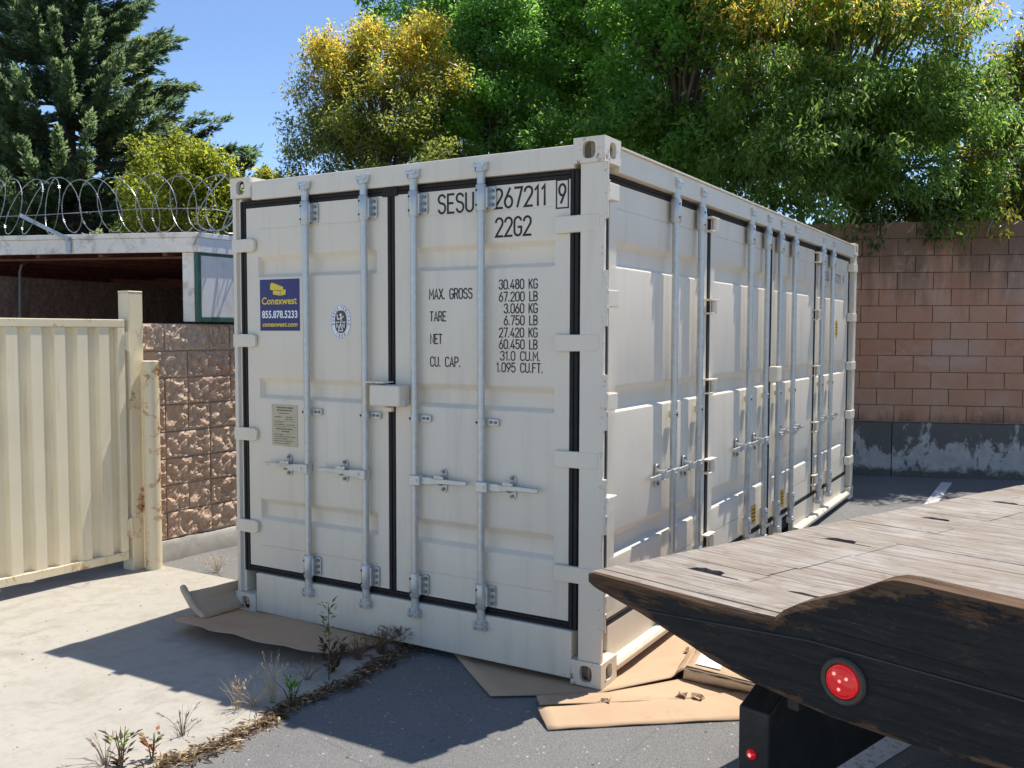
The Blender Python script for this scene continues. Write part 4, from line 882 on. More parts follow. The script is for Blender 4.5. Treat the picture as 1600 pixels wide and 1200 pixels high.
# ================================================================== FOLIAGE
def leaves_mesh(name, c, d, nrm, ln, wd, col):
    """one folded four-cornered leaf for every row"""
    n = len(c); d = d / np.linalg.norm(d, axis=1)[:, None]; s = np.cross(d, nrm); s /= (np.linalg.norm(s, axis=1)[:, None] + 1e-9); u2 = np.cross(s, d)
    V = np.empty((n, 4, 3)); V[:, 0] = c; V[:, 1] = c + d * (ln * .45)[:, None] + s * (wd * .5)[:, None] + u2 * (wd * .14)[:, None]
    V[:, 2] = c + d * ln[:, None] - u2 * (ln * .10)[:, None]; V[:, 3] = c + d * (ln * .45)[:, None] - s * (wd * .5)[:, None] + u2 * (wd * .14)[:, None]
    me = bpy.data.meshes.new(name); me.vertices.add(4 * n); me.vertices.foreach_set('co', V.reshape(-1).astype(np.float32))
    b = np.arange(n)[:, None] * 4; F = (b + np.array([[0, 1, 2, 0, 2, 3]])).reshape(-1).astype(np.int32)
    me.loops.add(6 * n); me.loops.foreach_set('vertex_index', F); me.polygons.add(2 * n)
    me.polygons.foreach_set('loop_start', (np.arange(2 * n) * 3).astype(np.int32)); me.polygons.foreach_set('loop_total', np.full(2 * n, 3, np.int32))
    me.update(calc_edges=True)
    at = me.color_attributes.new('tint', 'FLOAT_COLOR', 'POINT'); cc = np.ones((n, 4, 4), np.float32); cc[:, :, :3] = col[:, None, :]; at.data.foreach_set('color', cc.reshape(-1))
    me.validate(); return me
def unit(a): return a / (np.linalg.norm(a, axis=-1, keepdims=True) + 1e-9)

def broadleaf(name, label, base, blobs, nclu, nleaf, lsize, pal, gold, droop=.35, seed=1, mat='leaf', trunk_r=.11, aspect=.42, clu=.42, cat='tree', group='trees behind the walls'):
    """blobs: (centre, radii); pal: green tones; gold(h, out, r) -> share of new gold growth"""
    r_ = np.random.default_rng(seed); t = empty(name, tuple(base), label, cat, group)
    nclu = max(12, int(nclu * .62)); nleaf = int(nleaf * 1.75); clu *= 1.12
    vol = np.array([np.prod(b[1]) ** (2 / 3) for b in blobs]); pick = r_.choice(len(blobs), nclu, p=vol / vol.sum())
    cen = np.array([b[0] for b in blobs])[pick]; rad = np.array([b[1] for b in blobs])[pick]
    dirs = unit(r_.normal(size=(nclu, 3))); dirs[:, 2] = np.where(dirs[:, 2] < -.55, -dirs[:, 2], dirs[:, 2])
    k = .62 + .44 * r_.random(nclu) ** .7; lump = 1 + .13 * np.sin(dirs[:, 0] * 5 + seed) * np.cos(dirs[:, 2] * 6 + seed * 2) + r_.normal(size=nclu) * .05
    cc = cen + dirs * rad * (k * lump)[:, None]
    zmin, zmax = cc[:, 2].min(), cc[:, 2].max()
    # clusters: short twigs with leaves on all sides
    tw = unit(dirs + r_.normal(size=(nclu, 3)) * .55 + np.array([0, 0, .25])); tlen = clu * (.7 + .7 * r_.random(nclu))
    cid = np.repeat(np.arange(nclu), nleaf); n = len(cid); tt = r_.random(n)
    pos = cc[cid] + tw[cid] * (tlen[cid] * (tt - .4))[:, None] + unit(r_.normal(size=(n, 3))) * np.array([1, 1, .88]) * (clu * .50 * r_.random(n) ** .45)[:, None]
    pos[:, 2] -= droop * .25 * (tt ** 2) * tlen[cid]
    ld = tw[cid] * .45 + unit(r_.normal(size=(n, 3))) * .8 + np.array([0, 0, -droop])
    nr = unit(r_.normal(size=(n, 3)) * .55 + np.array([0, 0, 1.0]) + dirs[cid] * .4)
    ln = lsize * (.6 + .8 * r_.random(n)); wd = ln * aspect * (.8 + .4 * r_.random(n))
    pal = np.array(pal); cr = r_.random(nclu); g = gold((cc[:, 2] - zmin) / (zmax - zmin), k, cr)
    ci = np.clip((r_.random(n) * .5 + cr[cid] * .5) * (len(pal) - .01), 0, len(pal) - 1).astype(int); col = pal[ci] * (.85 + .3 * r_.random((n, 1))) * (.75 + .5 * r_.random(nclu))[cid][:, None]
    gp_ = np.array([(.36, .27, .030), (.30, .27, .032), (.36, .21, .030), (.25, .25, .035)]); isg = r_.random(n) < np.clip(g[cid] * 1.5 - .25, 0, 1) * (.5 + .7 * tt)
    col[isg] = gp_[r_.integers(0, 4, isg.sum())] * (.7 + .5 * r_.random((isg.sum(), 1)))
    cr_o = link('crown', leaves_mesh('crown', pos, ld, nr, ln, wd, col), t, M[mat]); cr_o['kind'] = 'stuff'
    mb = MB(); b0 = np.array(base, float); topc = cen.mean(0); topc[2] = zmin + .65 * (zmax - zmin)
    side = np.array([r_.normal() * .15, r_.normal() * .15, 0])
    tr = [b0 + (topc - b0) * q + side * math.sin(q * 6) for q in (0, .15, .35, .55, .75, 1)]
    mb.tube(tr, [trunk_r * q for q in (1.25, 1.0, .85, .65, .42, .12)], 9)
    for i in r_.choice(nclu, min(nclu, 90), replace=False):
        q = .25 + .6 * r_.random(); s0 = b0 + (topc - b0) * q + side * math.sin(q * 6); e = cc[i]
        if e[2] < s0[2] - .3: s0 = b0 + (topc - b0) * .25
        mid = (s0 + e) / 2 + np.array([0, 0, .12 * np.linalg.norm(e - s0)]) + r_.normal(size=3) * .06
        mb.tube([s0, (s0 + mid) / 2 + r_.normal(size=3) * .03, mid, e], [trunk_r * .30, trunk_r * .22, trunk_r * .15, trunk_r * .05], 5, cap=False)
    mb.build('trunk', M['bark'], t, smooth=60)
    return t
def blob(px, py, depth, rx, rz, ry=None):  # crown lobe seen at a picture point; radii in metres
    return (D(px, py, depth), np.array([rx, ry or rx, rz]))
def foot(px, depth):
    q = D(px, 500, depth); return (q[0], q[1], hill(q[0], q[1]) - .05)

def conifer(name, label, base, height, spread, nb, seed, tone, lean=(0, 0), zlow=.06, density=34, dead=None):
    r_ = np.random.default_rng(seed); t = empty(name, tuple(base), label, 'tree', 'conifers behind the shed'); b0 = np.array(base, float)
    top = b0 + np.array([lean[0], lean[1], height])
    mb = MB(); mb.tube([b0, b0 + (top - b0) * .3, b0 + (top - b0) * .7, top], [.22, .17, .09, .015], 9)
    C_, D_, N_, L_, W_, K_ = [], [], [], [], [], []
    for i in range(nb):
        q = zlow + (1 - zlow) * (i + r_.random()) / nb; s0 = b0 + (top - b0) * q; az = i * 2.39996 + r_.normal() * .35
        prof = (1 - q) ** .72 * (.75 + .5 * r_.random()) + .05; ln = spread * prof
        dh = np.array([math.cos(az), math.sin(az), 0]); rise = -.06 + .30 * q + r_.normal() * .07
        pts = [s0 + dh * ln * f_ + np.array([0, 0, ln * (rise * f_ + .20 * f_ * f_ - .10 * math.sin(f_ * 3))]) for f_ in (0, .3, .6, .85, 1)]
        mb.tube(pts, [.045 * prof + .01, .035 * prof + .008, .02 * prof + .005, .008, .004], 5, cap=False)
        P = np.array(pts); ns = int(6 + ln * 10)
        for j in range(ns):
            f_ = .22 + .78 * (j + r_.random()) / ns; x = np.interp(f_, [0, .3, .6, .85, 1], P[:, 0]); y = np.interp(f_, [0, .3, .6, .85, 1], P[:, 1]); z = np.interp(f_, [0, .3, .6, .85, 1], P[:, 2])
            sd_ = np.array([-dh[1], dh[0], 0]) * r_.choice([-1, 1]); out = dh * (.7 + .3 * f_) + sd_ * r_.uniform(0, .9) * (1.1 - f_) + np.array([0, 0, r_.uniform(-.1, .5)]); out /= np.linalg.norm(out)
            sl = (.17 + .20 * (1 - f_) + .14 * r_.random()) * (.7 + .5 * prof) * 1.1; nn = density
            u_ = r_.random(nn); rd = unit(r_.normal(size=(nn, 3)))
            c = np.array([x, y, z]) + out * (u_ * sl)[:, None] + rd * (sl * .24 * (1.05 - u_))[:, None] * np.array([1, 1, .55])
            C_.append(c); D_.append(out + rd * .55 + np.array([0, 0, .22])); N_.append(np.array([0, 0, 1.0]) + r_.normal(size=(nn, 3)) * .5); L_.append(.065 + .06 * r_.random(nn)); W_.append(.020 + .016 * r_.random(nn))
            base_c = np.array(tone[r_.integers(0, len(tone))])
            if dead is not None and np.linalg.norm(np.array([x, y, z]) - dead) < .16: base_c = np.array((.30, .12, .045))
            K_.append(base_c * (.7 + .6 * r_.random((nn, 1))) * (.85 + .35 * u_[:, None]))
    cr = link('crown', leaves_mesh('crown', np.concatenate(C_), np.concatenate(D_), np.concatenate(N_), np.concatenate(L_), np.concatenate(W_), np.concatenate(K_)), t, M['needle']); cr['kind'] = 'stuff'
    mb.build('trunk', M['bark'], t, smooth=60); return t

DG = [(0.039, 0.0754, 0.0208), (0.052, 0.104, 0.026), (0.0715, 0.1365, 0.0338), (0.0338, 0.065, 0.0208)]
BG = [(.082, .150, .028), (.108, .188, .034), (.132, .215, .042), (.060, .115, .024)]
OG = [(.095, .115, .024), (.125, .145, .028), (.155, .165, .032), (.070, .092, .020)]
CT = [(.072, .108, .050), (.098, .140, .062), (.120, .162, .070), (.138, .172, .080), (.058, .086, .045)]

f0 = foot(112, 15.0)
conifer('conifer_tree', 'tall dark green conifer above the shed, with one rust-brown dead spray', (f0[0], f0[1], 1.3), 6.6, 2.95, 240, 4, CT, zlow=.10, density=54, dead=D(140, 195, 14.0))
f0 = foot(-75, 16.5)
conifer('conifer_tree', 'conifer at the left edge of the picture, mostly cut off', (f0[0], f0[1], f0[2] - .6), 6.8, 2.3, 130, 8, CT, zlow=.10, density=40)
f0 = foot(382, 17)
conifer('small_conifer', 'small conifer tip showing just above the left container corner', (f0[0], f0[1], f0[2]), D(385, 238, 17)[2] - f0[2], .75, 46, 12, CT, zlow=.05, density=34)

GOLD_TOP = lambda a, b: (lambda h, out, r_: np.clip((h - a) / (b - a), 0, 1) * np.clip((out - .45) * 2.2, 0, 1) * (.55 + .6 * r_))
broadleaf('yellow_shrub', 'round yellow-green bush behind the razor wire', foot(280, 11.5), [blob(282, 318, 11.5, .66, .70, .6), blob(330, 345, 11.6, .40, .55)], 240, 120, .050,
          [(.13, .15, .018), (.18, .19, .02), (.10, .12, .016), (.21, .20, .022)], lambda h, o, r_: .25 * r_ * h, .2, 31, 'leaf2', .05, .5, .26, 'shrub', 'shrubs behind the walls')
broadleaf('sapling', 'thin sprig of yellowish leaves just right of the small conifer tip', foot(425, 13), [blob(428, 300, 13, .16, .36)], 16, 40, .085, OG, lambda h, o, r_: .4 * h, .1, 32, 'leaf', .03, .4, .2, 'shrub', 'shrubs behind the walls')
broadleaf('golden_tree', 'golden-topped broadleaf tree against the sky, left of the green trees', foot(590, 12.5), [blob(590, 190, 12.5, .80, .70, .9), blob(520, 120, 12.4, .50, .42), blob(600, 95, 12.5, .50, .42), blob(662, 95, 12.5, .38, .45), blob(690, 180, 12.6, .45, .6), blob(505, 215, 12.5, .48, .45), blob(620, 270, 12.3, .85, .65), blob(485, 270, 12.6, .30, .35), blob(550, 60, 12.6, .22, .20)], 470, 135, .056,
          OG, GOLD_TOP(.35, .85), .35, 33, 'leaf', .09, .36, .34)
broadleaf('dark_green_tree', 'dark green glossy tree between the golden tree and the bright green trees', foot(775, 13.5), [blob(775, 120, 13.5, .85, 1.1), blob(760, 240, 13.2, .85, .9), blob(700, 60, 14, .7, .6), blob(850, 260, 13.2, .8, .6)], 440, 125, .062,
          [(.060, .130, .022), (.085, .165, .028), (.105, .190, .034), (.045, .10, .02)], lambda h, o, r_: .08 * r_, .3, 34, 'leaf', .10, .5, .36)
broadleaf('bright_green_tree', 'tall bright green tree with big leaves, its top cut off above the container header', foot(905, 15), [blob(660, 20, 15.2, .9, .5), blob(830, 30, 15, 1.3, .9), blob(960, 60, 15, 1.1, 1.2), blob(930, 230, 15, 1.0, 1.0), blob(880, 130, 15.4, 1.2, 1.0), blob(820, -80, 15, 2.0, 1.0)], 460, 95, .086,
          BG, lambda h, o, r_: .05 * r_, .45, 35, 'leaf2', .15, .62, .46)
broadleaf('bright_green_tree', 'bright green leafy tree behind the container corner, left of the big olive tree', foot(1050, 12.8), [blob(1030, 120, 12.8, .85, 1.2), blob(1100, 60, 13, .8, 1.1), blob(1010, 250, 12.6, .75, .8), blob(1090, 260, 12.6, .7, .8), blob(1090, -60, 13, 1.4, .8)], 400, 100, .082,
          BG, lambda h, o, r_: .10 * r_, .5, 36, 'leaf2', .13, .6, .42)
broadleaf('olive_tree', 'big dense dark olive tree with golden top, leaning over the retaining wall', foot(1330, 12.6), [blob(1330, 110, 11.8, 1.44, 1.07, 1.0), blob(1300, 220, 11.3, 1.28, 0.91, .8), blob(1200, 130, 11.7, 0.75, 1.07), blob(1430, 240, 11.2, 1.07, 0.80, .7), blob(1210, 300, 11.2, 0.91, 0.64, .6), blob(1400, 20, 11.8, 1.02, 0.54), blob(1500, 160, 11.7, 0.45, 0.66), blob(1230, 10, 11.8, 0.96, 0.48), blob(1360, 330, 11.0, 0.96, 0.41, .5), blob(1470, 310, 11.2, 0.64, 0.37, .5)], 760, 105, .078,
          [(.066, .118, .022), (.088, .145, .026), (.112, .168, .032), (.050, .092, .018)], lambda h, o, r_: np.clip((h - .45) / .4, 0, 1) * .75 * (.4 + .8 * r_) * np.clip((o - .5) * 2.4, 0, 1) + .10 * r_ * (o > .8), .75, 37, 'leaf', .13, .34, .38)
broadleaf('olive_tree', 'golden leafed tree at the right edge of the picture, above the wall', foot(1640, 13), [blob(1560, 330, 11.6, 0.59, 0.24, .35), blob(1490, 325, 11.5, 0.54, 0.27, .35), blob(1640, 180, 11.9, 0.70, 0.96), blob(1600, 300, 11.6, 0.70, 0.54), blob(1545, 270, 11.7, 0.43, 0.48), blob(1700, 80, 11.9, 0.86, 0.96)], 300, 100, .074,
          [(0.075, 0.1, 0.02), (0.1063, 0.125, 0.025), (0.125, 0.1313, 0.025), (0.0625, 0.0813, 0.0187)], lambda h, o, r_: .55 * (.3 + .9 * r_) * np.clip((o - .45) * 2, 0, 1), .55, 38, 'leaf', .10, .36, .36)
broadleaf('background_tree', 'dark tree in the gap behind the green trees', foot(980, 19), [blob(900, 220, 19, 2.4, 1.6), blob(1150, 200, 19, 2.6, 1.9), blob(1400, 260, 18, 2.2, 1.3)], 240, 80, .17, DG, lambda h, o, r_: .0 * r_, .3, 39, 'leaf', .16, .5, .6)
broadleaf('low_shrub', 'low leafy growth along the top of the retaining wall', foot(1460, 12.2), [blob(1360 + 55 * k, 338 - 3 * k, 11.5 + .12 * k, .34, .20, .30) for k in range(7)], 150, 70, .074,
          [(.080, .115, .024), (.105, .140, .028), (.14, .165, .034)], lambda h, o, r_: .30 * r_, .6, 41, 'leaf', .03, .36, .26, 'shrub', 'shrubs behind the walls')
# branches hanging over the top of the retaining wall
random.seed(14)
HB = [(1385, 338, .34, 1), (1405, 345, .10, 0), (1470, 338, .16, 1), (1500, 335, .24, 0), (1530, 322, .18, 1), (1560, 330, .20, 0), (1582, 340, .26, 1), (1350, 350, .20, 1)]
HBL = ['leafy green branch drooping over the wall top nearest the container', 'bare pale twig just right of the first drooping branch on the wall', 'drooping leafy twig on the wall top, left of the long bare twig', 'long bare twig hanging on the wall blocks in the middle',
       'yellow leaved twig arching over the wall top', 'bare curved twig right of the yellow leaved twig on the wall', 'leafy twig over the wall top at the right edge', 'leafy twig against the far top corner of the container']
for (px, py, dl, lf), lb in zip(HB, HBL):
    q = D(px, py, 10.35); s_ = (q - W0) @ WD; a = rp(s_, -.12, 3.02)
    t = empty('hanging_branch', tuple(a), lb, 'branch', 'branches hanging over the wall')
    pts = [a, rp(s_ + .03, .06, 3.10), rp(s_ + .06 + random.uniform(-.05, .05), .13, 3.04), rp(s_ + random.uniform(-.02, .02), .15, 3.0 - dl * .5), rp(s_ - .05 + random.uniform(-.08, .03), .14, 3.0 - dl)]
    mb = MB(); mb.tube(pts, [.006, .005, .0045, .004, .002], 5); mb.build('stem', M['twig'], t)
    if lf:
        n = 70; r_ = np.random.default_rng(px); P = np.array(pts); f_ = r_.random(n) * 4; i0 = np.clip(f_.astype(int), 0, 3)
        pos = P[i0] + (P[i0 + 1] - P[i0]) * (f_ - i0)[:, None] + r_.normal(size=(n, 3)) * .055
        gcol = np.array((.16, .15, .022)) if px in (1530, 1582) else np.array((.055, .085, .018))
        link('leaves', leaves_mesh('leaves', pos, unit(r_.normal(size=(n, 3))) * .7 + np.array([0, -.2, -.8]), unit(r_.normal(size=(n, 3)) + np.array([0, -.3, .8])), .10 * (.6 + .6 * r_.random(n)), .036 * (.8 + .4 * r_.random(n)), gcol * (.6 + .8 * r_.random((n, 1)))), t, M['leaf'])['kind'] = 'stuff'

# ================================================================== CARDBOARD
def sheet(name, rows_, mat, label, th=.005, wav=.0, seed=1, nu=14, nv=8, ragged=0.0, cat='cardboard', parent=None, grp='cardboard sheets under the container'):
    """rows_: two or more point rows, interpolated to a bent sheet with thickness"""
    r_ = random.Random(seed); A_ = [np.array(q) for q in rows_]
    def rowat(a, t):
        k = t * (len(a) - 1); i = min(int(k), len(a) - 2); return a[i] + (a[i + 1] - a[i]) * (k - i)
    P = []
    for j in range(nv + 1):
        k = j / nv * (len(A_) - 1); i = min(int(k), len(A_) - 2); fr = k - i; rr = []
        for q in range(nu + 1):
            p_ = rowat(A_[i], q / nu) * (1 - fr) + rowat(A_[i + 1], q / nu) * fr; p_ = np.array(p_, float)
            p_[2] += wav * math.sin(q * 1.7 + seed) * math.cos(j * 1.3)
            if ragged and j == 0: p_[:2] += np.array([r_.uniform(-1, 1), r_.uniform(-1, 1)]) * ragged
            rr.append(p_)
        P.append(rr)
    mb = MB(); mb.grid(P); o = mb.build(name, mat, parent, smooth=14)
    md = o.modifiers.new('thickness', 'SOLIDIFY'); md.thickness = th; md.offset = 0
    if parent is None: tag(o, label, cat, grp)
    return o
z0 = -.006
sheet('cardboard_sheet', [[G(268, 967, .065), G(330, 984, .085), G(420, 1005, .090), G(500, 1020, .060), G(545, 1017, .025), G(592, 1006, .004)],
                          [G(310, 962, .035), G(368, 964, .03), G(440, 975, .03), G(500, 988, .02), G(560, 995, .008), G(610, 1000, 0)],
                          [(-2.60, .16, .016), (-2.40, .15, z0 + .001), (-2.15, .16, .008), (-1.8, .17, .008), (-1.5, .18, .008), (-1.30, .2, .004)]], M['card'],
      'large torn cardboard sheet with curled edge under the left end of the container', .005, .0025, 2, 26, 10, .012)
sheet('cardboard_flap', [[G(318, 968, .052), G(345, 958, .045), G(380, 948, .03)], [G(302, 945, .10), G(340, 930, .11), G(385, 918, .11)], [G(290, 926, .15), G(330, 917, .165), G(385, 903, .17)]], M['card'],
      'upright folded cardboard flap with a rolled edge, beside the left bottom corner casting', .005, .001, 3, 12, 8)
mb = MB(); mb.tube([G(319, 966, .055), G(300, 945, .105), G(288, 922, .165), G(286, 918, .17)], [.014, .018, .021, .019], 10)
tag(mb.build('cardboard_tube', M['card_edge'], None, smooth=60), 'pale rolled cardboard edge leaning on the upright flap at the left', 'cardboard', 'cardboard sheets under the container')
zc_ = -.013
sheet('cardboard_sheet', [[G(705, 1016, zc_), G(735, 1052, zc_), G(766, 1087, zc_ + .006)], [G(760, 1012, zc_), G(830, 1052, zc_), G(925, 1085, zc_ + .004)], [(-.25, .30, zc_), (-.02, .25, zc_), G(1058, 1057, .012)], [(.0, 1.25, zc_), (.08, 1.15, zc_), G(1100, 992, .0)]], M['card'],
      'big cardboard sheet under the right front corner casting of the container', .005, .001, 5, 14, 14)
sheet('cardboard_strip', [[G(838, 1087, .004), G(843, 1101, .010)], [G(950, 1082, -.004), G(952, 1098, .016)], [G(1060, 1062, .006), G(1070, 1092, .010)], [G(1150, 1060, -.006), G(1180, 1090, -.004)]], M['card'],
      'narrow torn cardboard strip between the big sheet and the front strip', .004, .002, 6, 6, 18)
sheet('cardboard_strip', [[G(840, 1106, .016), G(856, 1140, -.012)], [G(960, 1098, .014), G(960, 1134, -.013)], [G(1080, 1088, .010), G(1090, 1127, -.012)], [G(1230, 1075, .004), G(1240, 1120, -.013)]], M['card'],
      'front cardboard strip lying on the sunny asphalt beside the truck', .005, .002, 7, 6, 18)
# flattened box with paper label
cb = empty('flattened_box', tuple(G(1130, 1050, 0)), 'crushed flattened cardboard box with white paper label beside the truck tail', 'box')
a_, b_, c_, d_ = G(1070, 1044, .065), G(1205, 1078, .075), G(1290, 1040, .075), G(1096, 1004, .07)
sheet('top_panel', [[d_, (d_ + c_) / 2, c_], [a_, (a_ + b_) / 2 + np.array([0, 0, .006]), b_]], M['card'], None, .006, .003, 8, 12, 8, parent=cb)
sheet('front_panel', [[a_ + np.array([0, -.002, -.003]), b_ + np.array([0, -.002, -.003])], [G(1067, 1060, .012), G(1200, 1088, .015)]], M['card_edge'], None, .005, .002, 9, 12, 3, parent=cb)
sheet('side_flap', [[a_ + np.array([-.004, 0, 0]), d_ + np.array([-.004, 0, 0])], [a_ + np.array([-.06, .01, -.055]), d_ + np.array([-.07, .03, -.05])]], M['card'], None, .005, .008, 10, 7, 4, .01, parent=cb)
def onbox(s_, t_): return a_ + (b_ - a_) * s_ + (d_ - a_) * t_ + np.array([0, 0, .012])
mb = MB(); mb.prism([onbox(.10, .14), onbox(.40, .15), onbox(.38, .66), onbox(.09, .64)], (0, 0, .0012)); mb.build('paper_label', M['paper'], cb)
mb = MB(); mb.prism([onbox(.50, .62), onbox(.58, .60), onbox(.60, .74), onbox(.53, .78)], (0, 0, .0012)); mb.build('paper_label', M['paper'], cb)
mb = MB(); mb.prism([onbox(.0, .02), onbox(.98, .02), onbox(.98, .10), onbox(.0, .10)], (0, 0, .001)); mb.build('packing_tape', M['tape'], cb)
random.seed(4)
for k, (px, py) in enumerate(((1062, 1042), (1068, 1018), (1090, 998), (1055, 1088), (1080, 1090), (935, 1097))):
    p0_ = G(px, py, .015); mb = MB(); P = [[p0_ + np.array([.016 * i + random.uniform(-.006, .006), .012 * j + random.uniform(-.006, .006), random.uniform(-.005, .022)]) for i in range(4)] for j in range(4)]
    mb.grid(P); o = mb.build('cardboard_scrap', M['card']); tag(o, ['crumpled scrap at the near corner of the crushed box', 'crumpled scrap at the left edge of the crushed box', 'torn scrap on the big cardboard sheet below the truck edge', 'torn scrap left of centre on the front cardboard strips', 'torn scrap in front of the crushed box on the strips', 'torn scrap on the strip below the corner casting'][k], 'scrap', 'torn cardboard scraps')
    md = o.modifiers.new('thickness', 'SOLIDIFY'); md.thickness = .003

# ================================================================== WEEDS ALONG THE JOINT
def joint_pt(px, py): return G(px, py, -.012)
def weed_leaves(n, base, hgt, spread, r_, col, ln, wd, bend=.4):
    f_ = r_.random(n); az = r_.random(n) * 6.283
    pos = base + np.stack([np.cos(az) * spread * f_ * .35, np.sin(az) * spread * f_ * .35, hgt * f_], 1)
    d = np.stack([np.cos(az), np.sin(az), .5 + .6 * r_.random(n)], 1); return pos, d, unit(r_.normal(size=(n, 3)) * .3 + np.array([0, 0, 1])), ln * (.5 + .8 * r_.random(n)), wd * (.6 + .7 * r_.random(n)), np.array(col) * (.65 + .7 * r_.random((n, 1)))
def grass_weed(px, py, hgt, n, seed, label, col=(.42, .33, .20), seedhead=True, spread=.10):
    r_ = np.random.default_rng(seed); b = joint_pt(px, py); t = empty('dry_grass', tuple(b), label, 'grass', 'weeds along the joint'); mb = MB(); H = []
    for i in range(int(n * 2.2)):
        az = r_.random() * 6.283; le = hgt * (.55 + .5 * r_.random()); dx = spread * r_.random(); o_ = b + np.array([math.cos(az), math.sin(az), 0]) * .02 * r_.random()
        pts = [o_ + np.array([math.cos(az) * dx * f_ ** 1.7, math.sin(az) * dx * f_ ** 1.7, le * (f_ - .12 * f_ ** 3)]) for f_ in (0, .35, .7, 1)]
        mb.tube(pts, [.0015, .0013, .0010, .0006], 4, cap=False); H.append((pts[-2], pts[-1])) if r_.random() < .55 else None
    mb.build('stalks', mstraw(col), t)
    if seedhead:
        P, Dd = [], []
        for a, b2 in H:
            for k in range(9): P.append(a + (b2 - a) * (.25 + .085 * k)); Dd.append((b2 - a) / np.linalg.norm(b2 - a) + r_.normal(size=3) * .35)
        P = np.array(P); k = len(P); link('seed_heads', leaves_mesh('seed_heads', P, np.array(Dd), r_.normal(size=(k, 3)), .013 + .009 * r_.random(k), .0026 + .002 * r_.random(k), np.array(col) * (.6 + .7 * r_.random((k, 1)))), t, M['weed'])['kind'] = 'stuff'
    return t
_straw = {}
def mstraw(c):
    if c not in _straw: _straw[c] = m_plain('straw_%d' % len(_straw), c, .8, var=.3, bump=0)
    return _straw[c]
grass_weed(372, 1108, .17, 7, 51, 'pale dry grass stalks left of the green sprig')
grass_weed(425, 1098, .26, 8, 52, 'tallest pale dry grass stalks, just left of the green sprig')
grass_weed(395, 1104, .12, 8, 53, 'short curled dry grass between the two pale tufts', spread=.16)
grass_weed(285, 1150, .12, 8, 54, 'dry brown grass above the litter strip, near the picture bottom', (.20, .14, .09))
grass_weed(165, 1196, .12, 9, 56, 'feathery dry grass left of the dark weed at the bottom', (.24, .16, .10), spread=.18)
grass_weed(480, 1062, .10, 8, 59, 'short dry grass beside the tall leafy stalk', (.24, .17, .10))
grass_weed(560, 1030, .12, 30, 60, 'brown grass clump in front of the container sill, left part', (.22, .14, .08), spread=.12)
grass_weed(595, 1020, .13, 34, 61, 'brown grass clump in front of the container sill, middle part', (.20, .13, .075), spread=.13)
grass_weed(628, 1008, .14, 38, 62, 'brown grass clump in front of the container sill, right part', (.19, .12, .07), spread=.12)
t = grass_weed(340, 893, .12, 12, 63, 'pale dry tuft on the asphalt behind the cardboard flap', (.48, .40, .26), spread=.16)
def leafy(px, py, hgt, n, seed, label, col, ln, wd, spread=.12, name='weed', stems=1):
    r_ = np.random.default_rng(seed); b = joint_pt(px, py); t = empty(name, tuple(b), label, 'weed', 'weeds along the joint'); mb = MB()
    for k in range(stems):
        o_ = np.array([r_.normal() * .018, r_.normal() * .018, 0]) * (stems > 1); mb.tube([b + o_ * .3, b + o_ + np.array([.004, 0, hgt * .5]), b + o_ * 2 + np.array([-.003, .003, hgt * (.8 + .2 * r_.random())])], [.0035, .0026, .0012], 5)
    mb.build('stem', mstraw((.16, .11, .05)), t)
    for (c, k, lo, hi) in col:
        pos, d, nr, l_, w_, cc = weed_leaves(k, b + np.array([0, 0, hgt * lo]), hgt * (hi - lo), spread, r_, c, ln, wd)
        link('leaves', leaves_mesh('leaves', pos, d, nr, l_, w_, cc), t, M['weed'])['kind'] = 'stuff'
    return t
leafy(514, 1062, .40, 0, 71, 'tall weed stalk with tiny green leaves in front of the end doors', [((.05, .035, .02), 34, .05, .42), ((.12, .15, .04), 46, .42, 1.0)], .034, .014, .10)
leafy(456, 1094, .11, 0, 72, 'small bright green leafy sprig in the joint', [((.10, .22, .03), 34, .1, 1.0)], .050, .013, .04, stems=4)
leafy(190, 1200, .17, 0, 73, 'dark weed with a few green leaves at the bottom left', [((.07, .045, .03), 36, 0, .8), ((.12, .18, .04), 12, .45, 1.0)], .045, .018, .14, stems=4)
leafy(238, 1185, .11, 0, 74, 'low weed with reddish brown leaves beside the litter', [((.22, .08, .04), 16, .1, .9), ((.12, .14, .04), 10, .3, 1)], .045, .020, .10, stems=3)
leafy(520, 1050, .14, 0, 75, 'dark leafy clump at the foot of the tall stalk', [((.045, .035, .022), 60, 0, 1.0)], .045, .018, .16, stems=5)
# litter of dead leaves and straw in the joint
r_ = np.random.default_rng(77); n = 2000; y = r_.uniform(-1.62, .12, n); wdt = np.interp(y, [-1.7, -1.2, -.7, -.3, .12], [.07, .055, .04, .06, .13])
off = r_.normal(size=n) * wdt * .55
pos = np.stack([np.array([joint_x(v) for v in y]) + off + .01, y, -.010 + np.abs(r_.normal(size=n)) * .010 * np.exp(-(off / wdt) ** 2)], 1)
az = r_.random(n) * 6.283; d = np.stack([np.cos(az), np.sin(az), r_.normal(size=n) * .22], 1)
pal = np.array([(.24, .18, .10), (.13, .09, .055), (.38, .31, .20), (.07, .05, .035), (.17, .10, .05)])
lt = link('leaf_litter', leaves_mesh('leaf_litter', pos, d, unit(r_.normal(size=(n, 3)) * .4 + np.array([0, 0, 1])), .022 + .05 * r_.random(n) ** 2, .004 + .012 * r_.random(n) ** 2, pal[r_.integers(0, 5, n)] * (.6 + .7 * r_.random((n, 1)))), None, M['weed'])
tag(lt, 'strip of dead leaves and straw along the concrete edge', 'litter', kind='stuff')
n = 260; xs = r_.uniform(-3.4, 1.6, n); y = r_.uniform(-1.8, .3, n); zz = np.where(xs < -1.2, -.0105, -.0185); az = r_.random(n) * 6.283
d = np.stack([np.cos(az), np.sin(az), np.zeros(n)], 1)
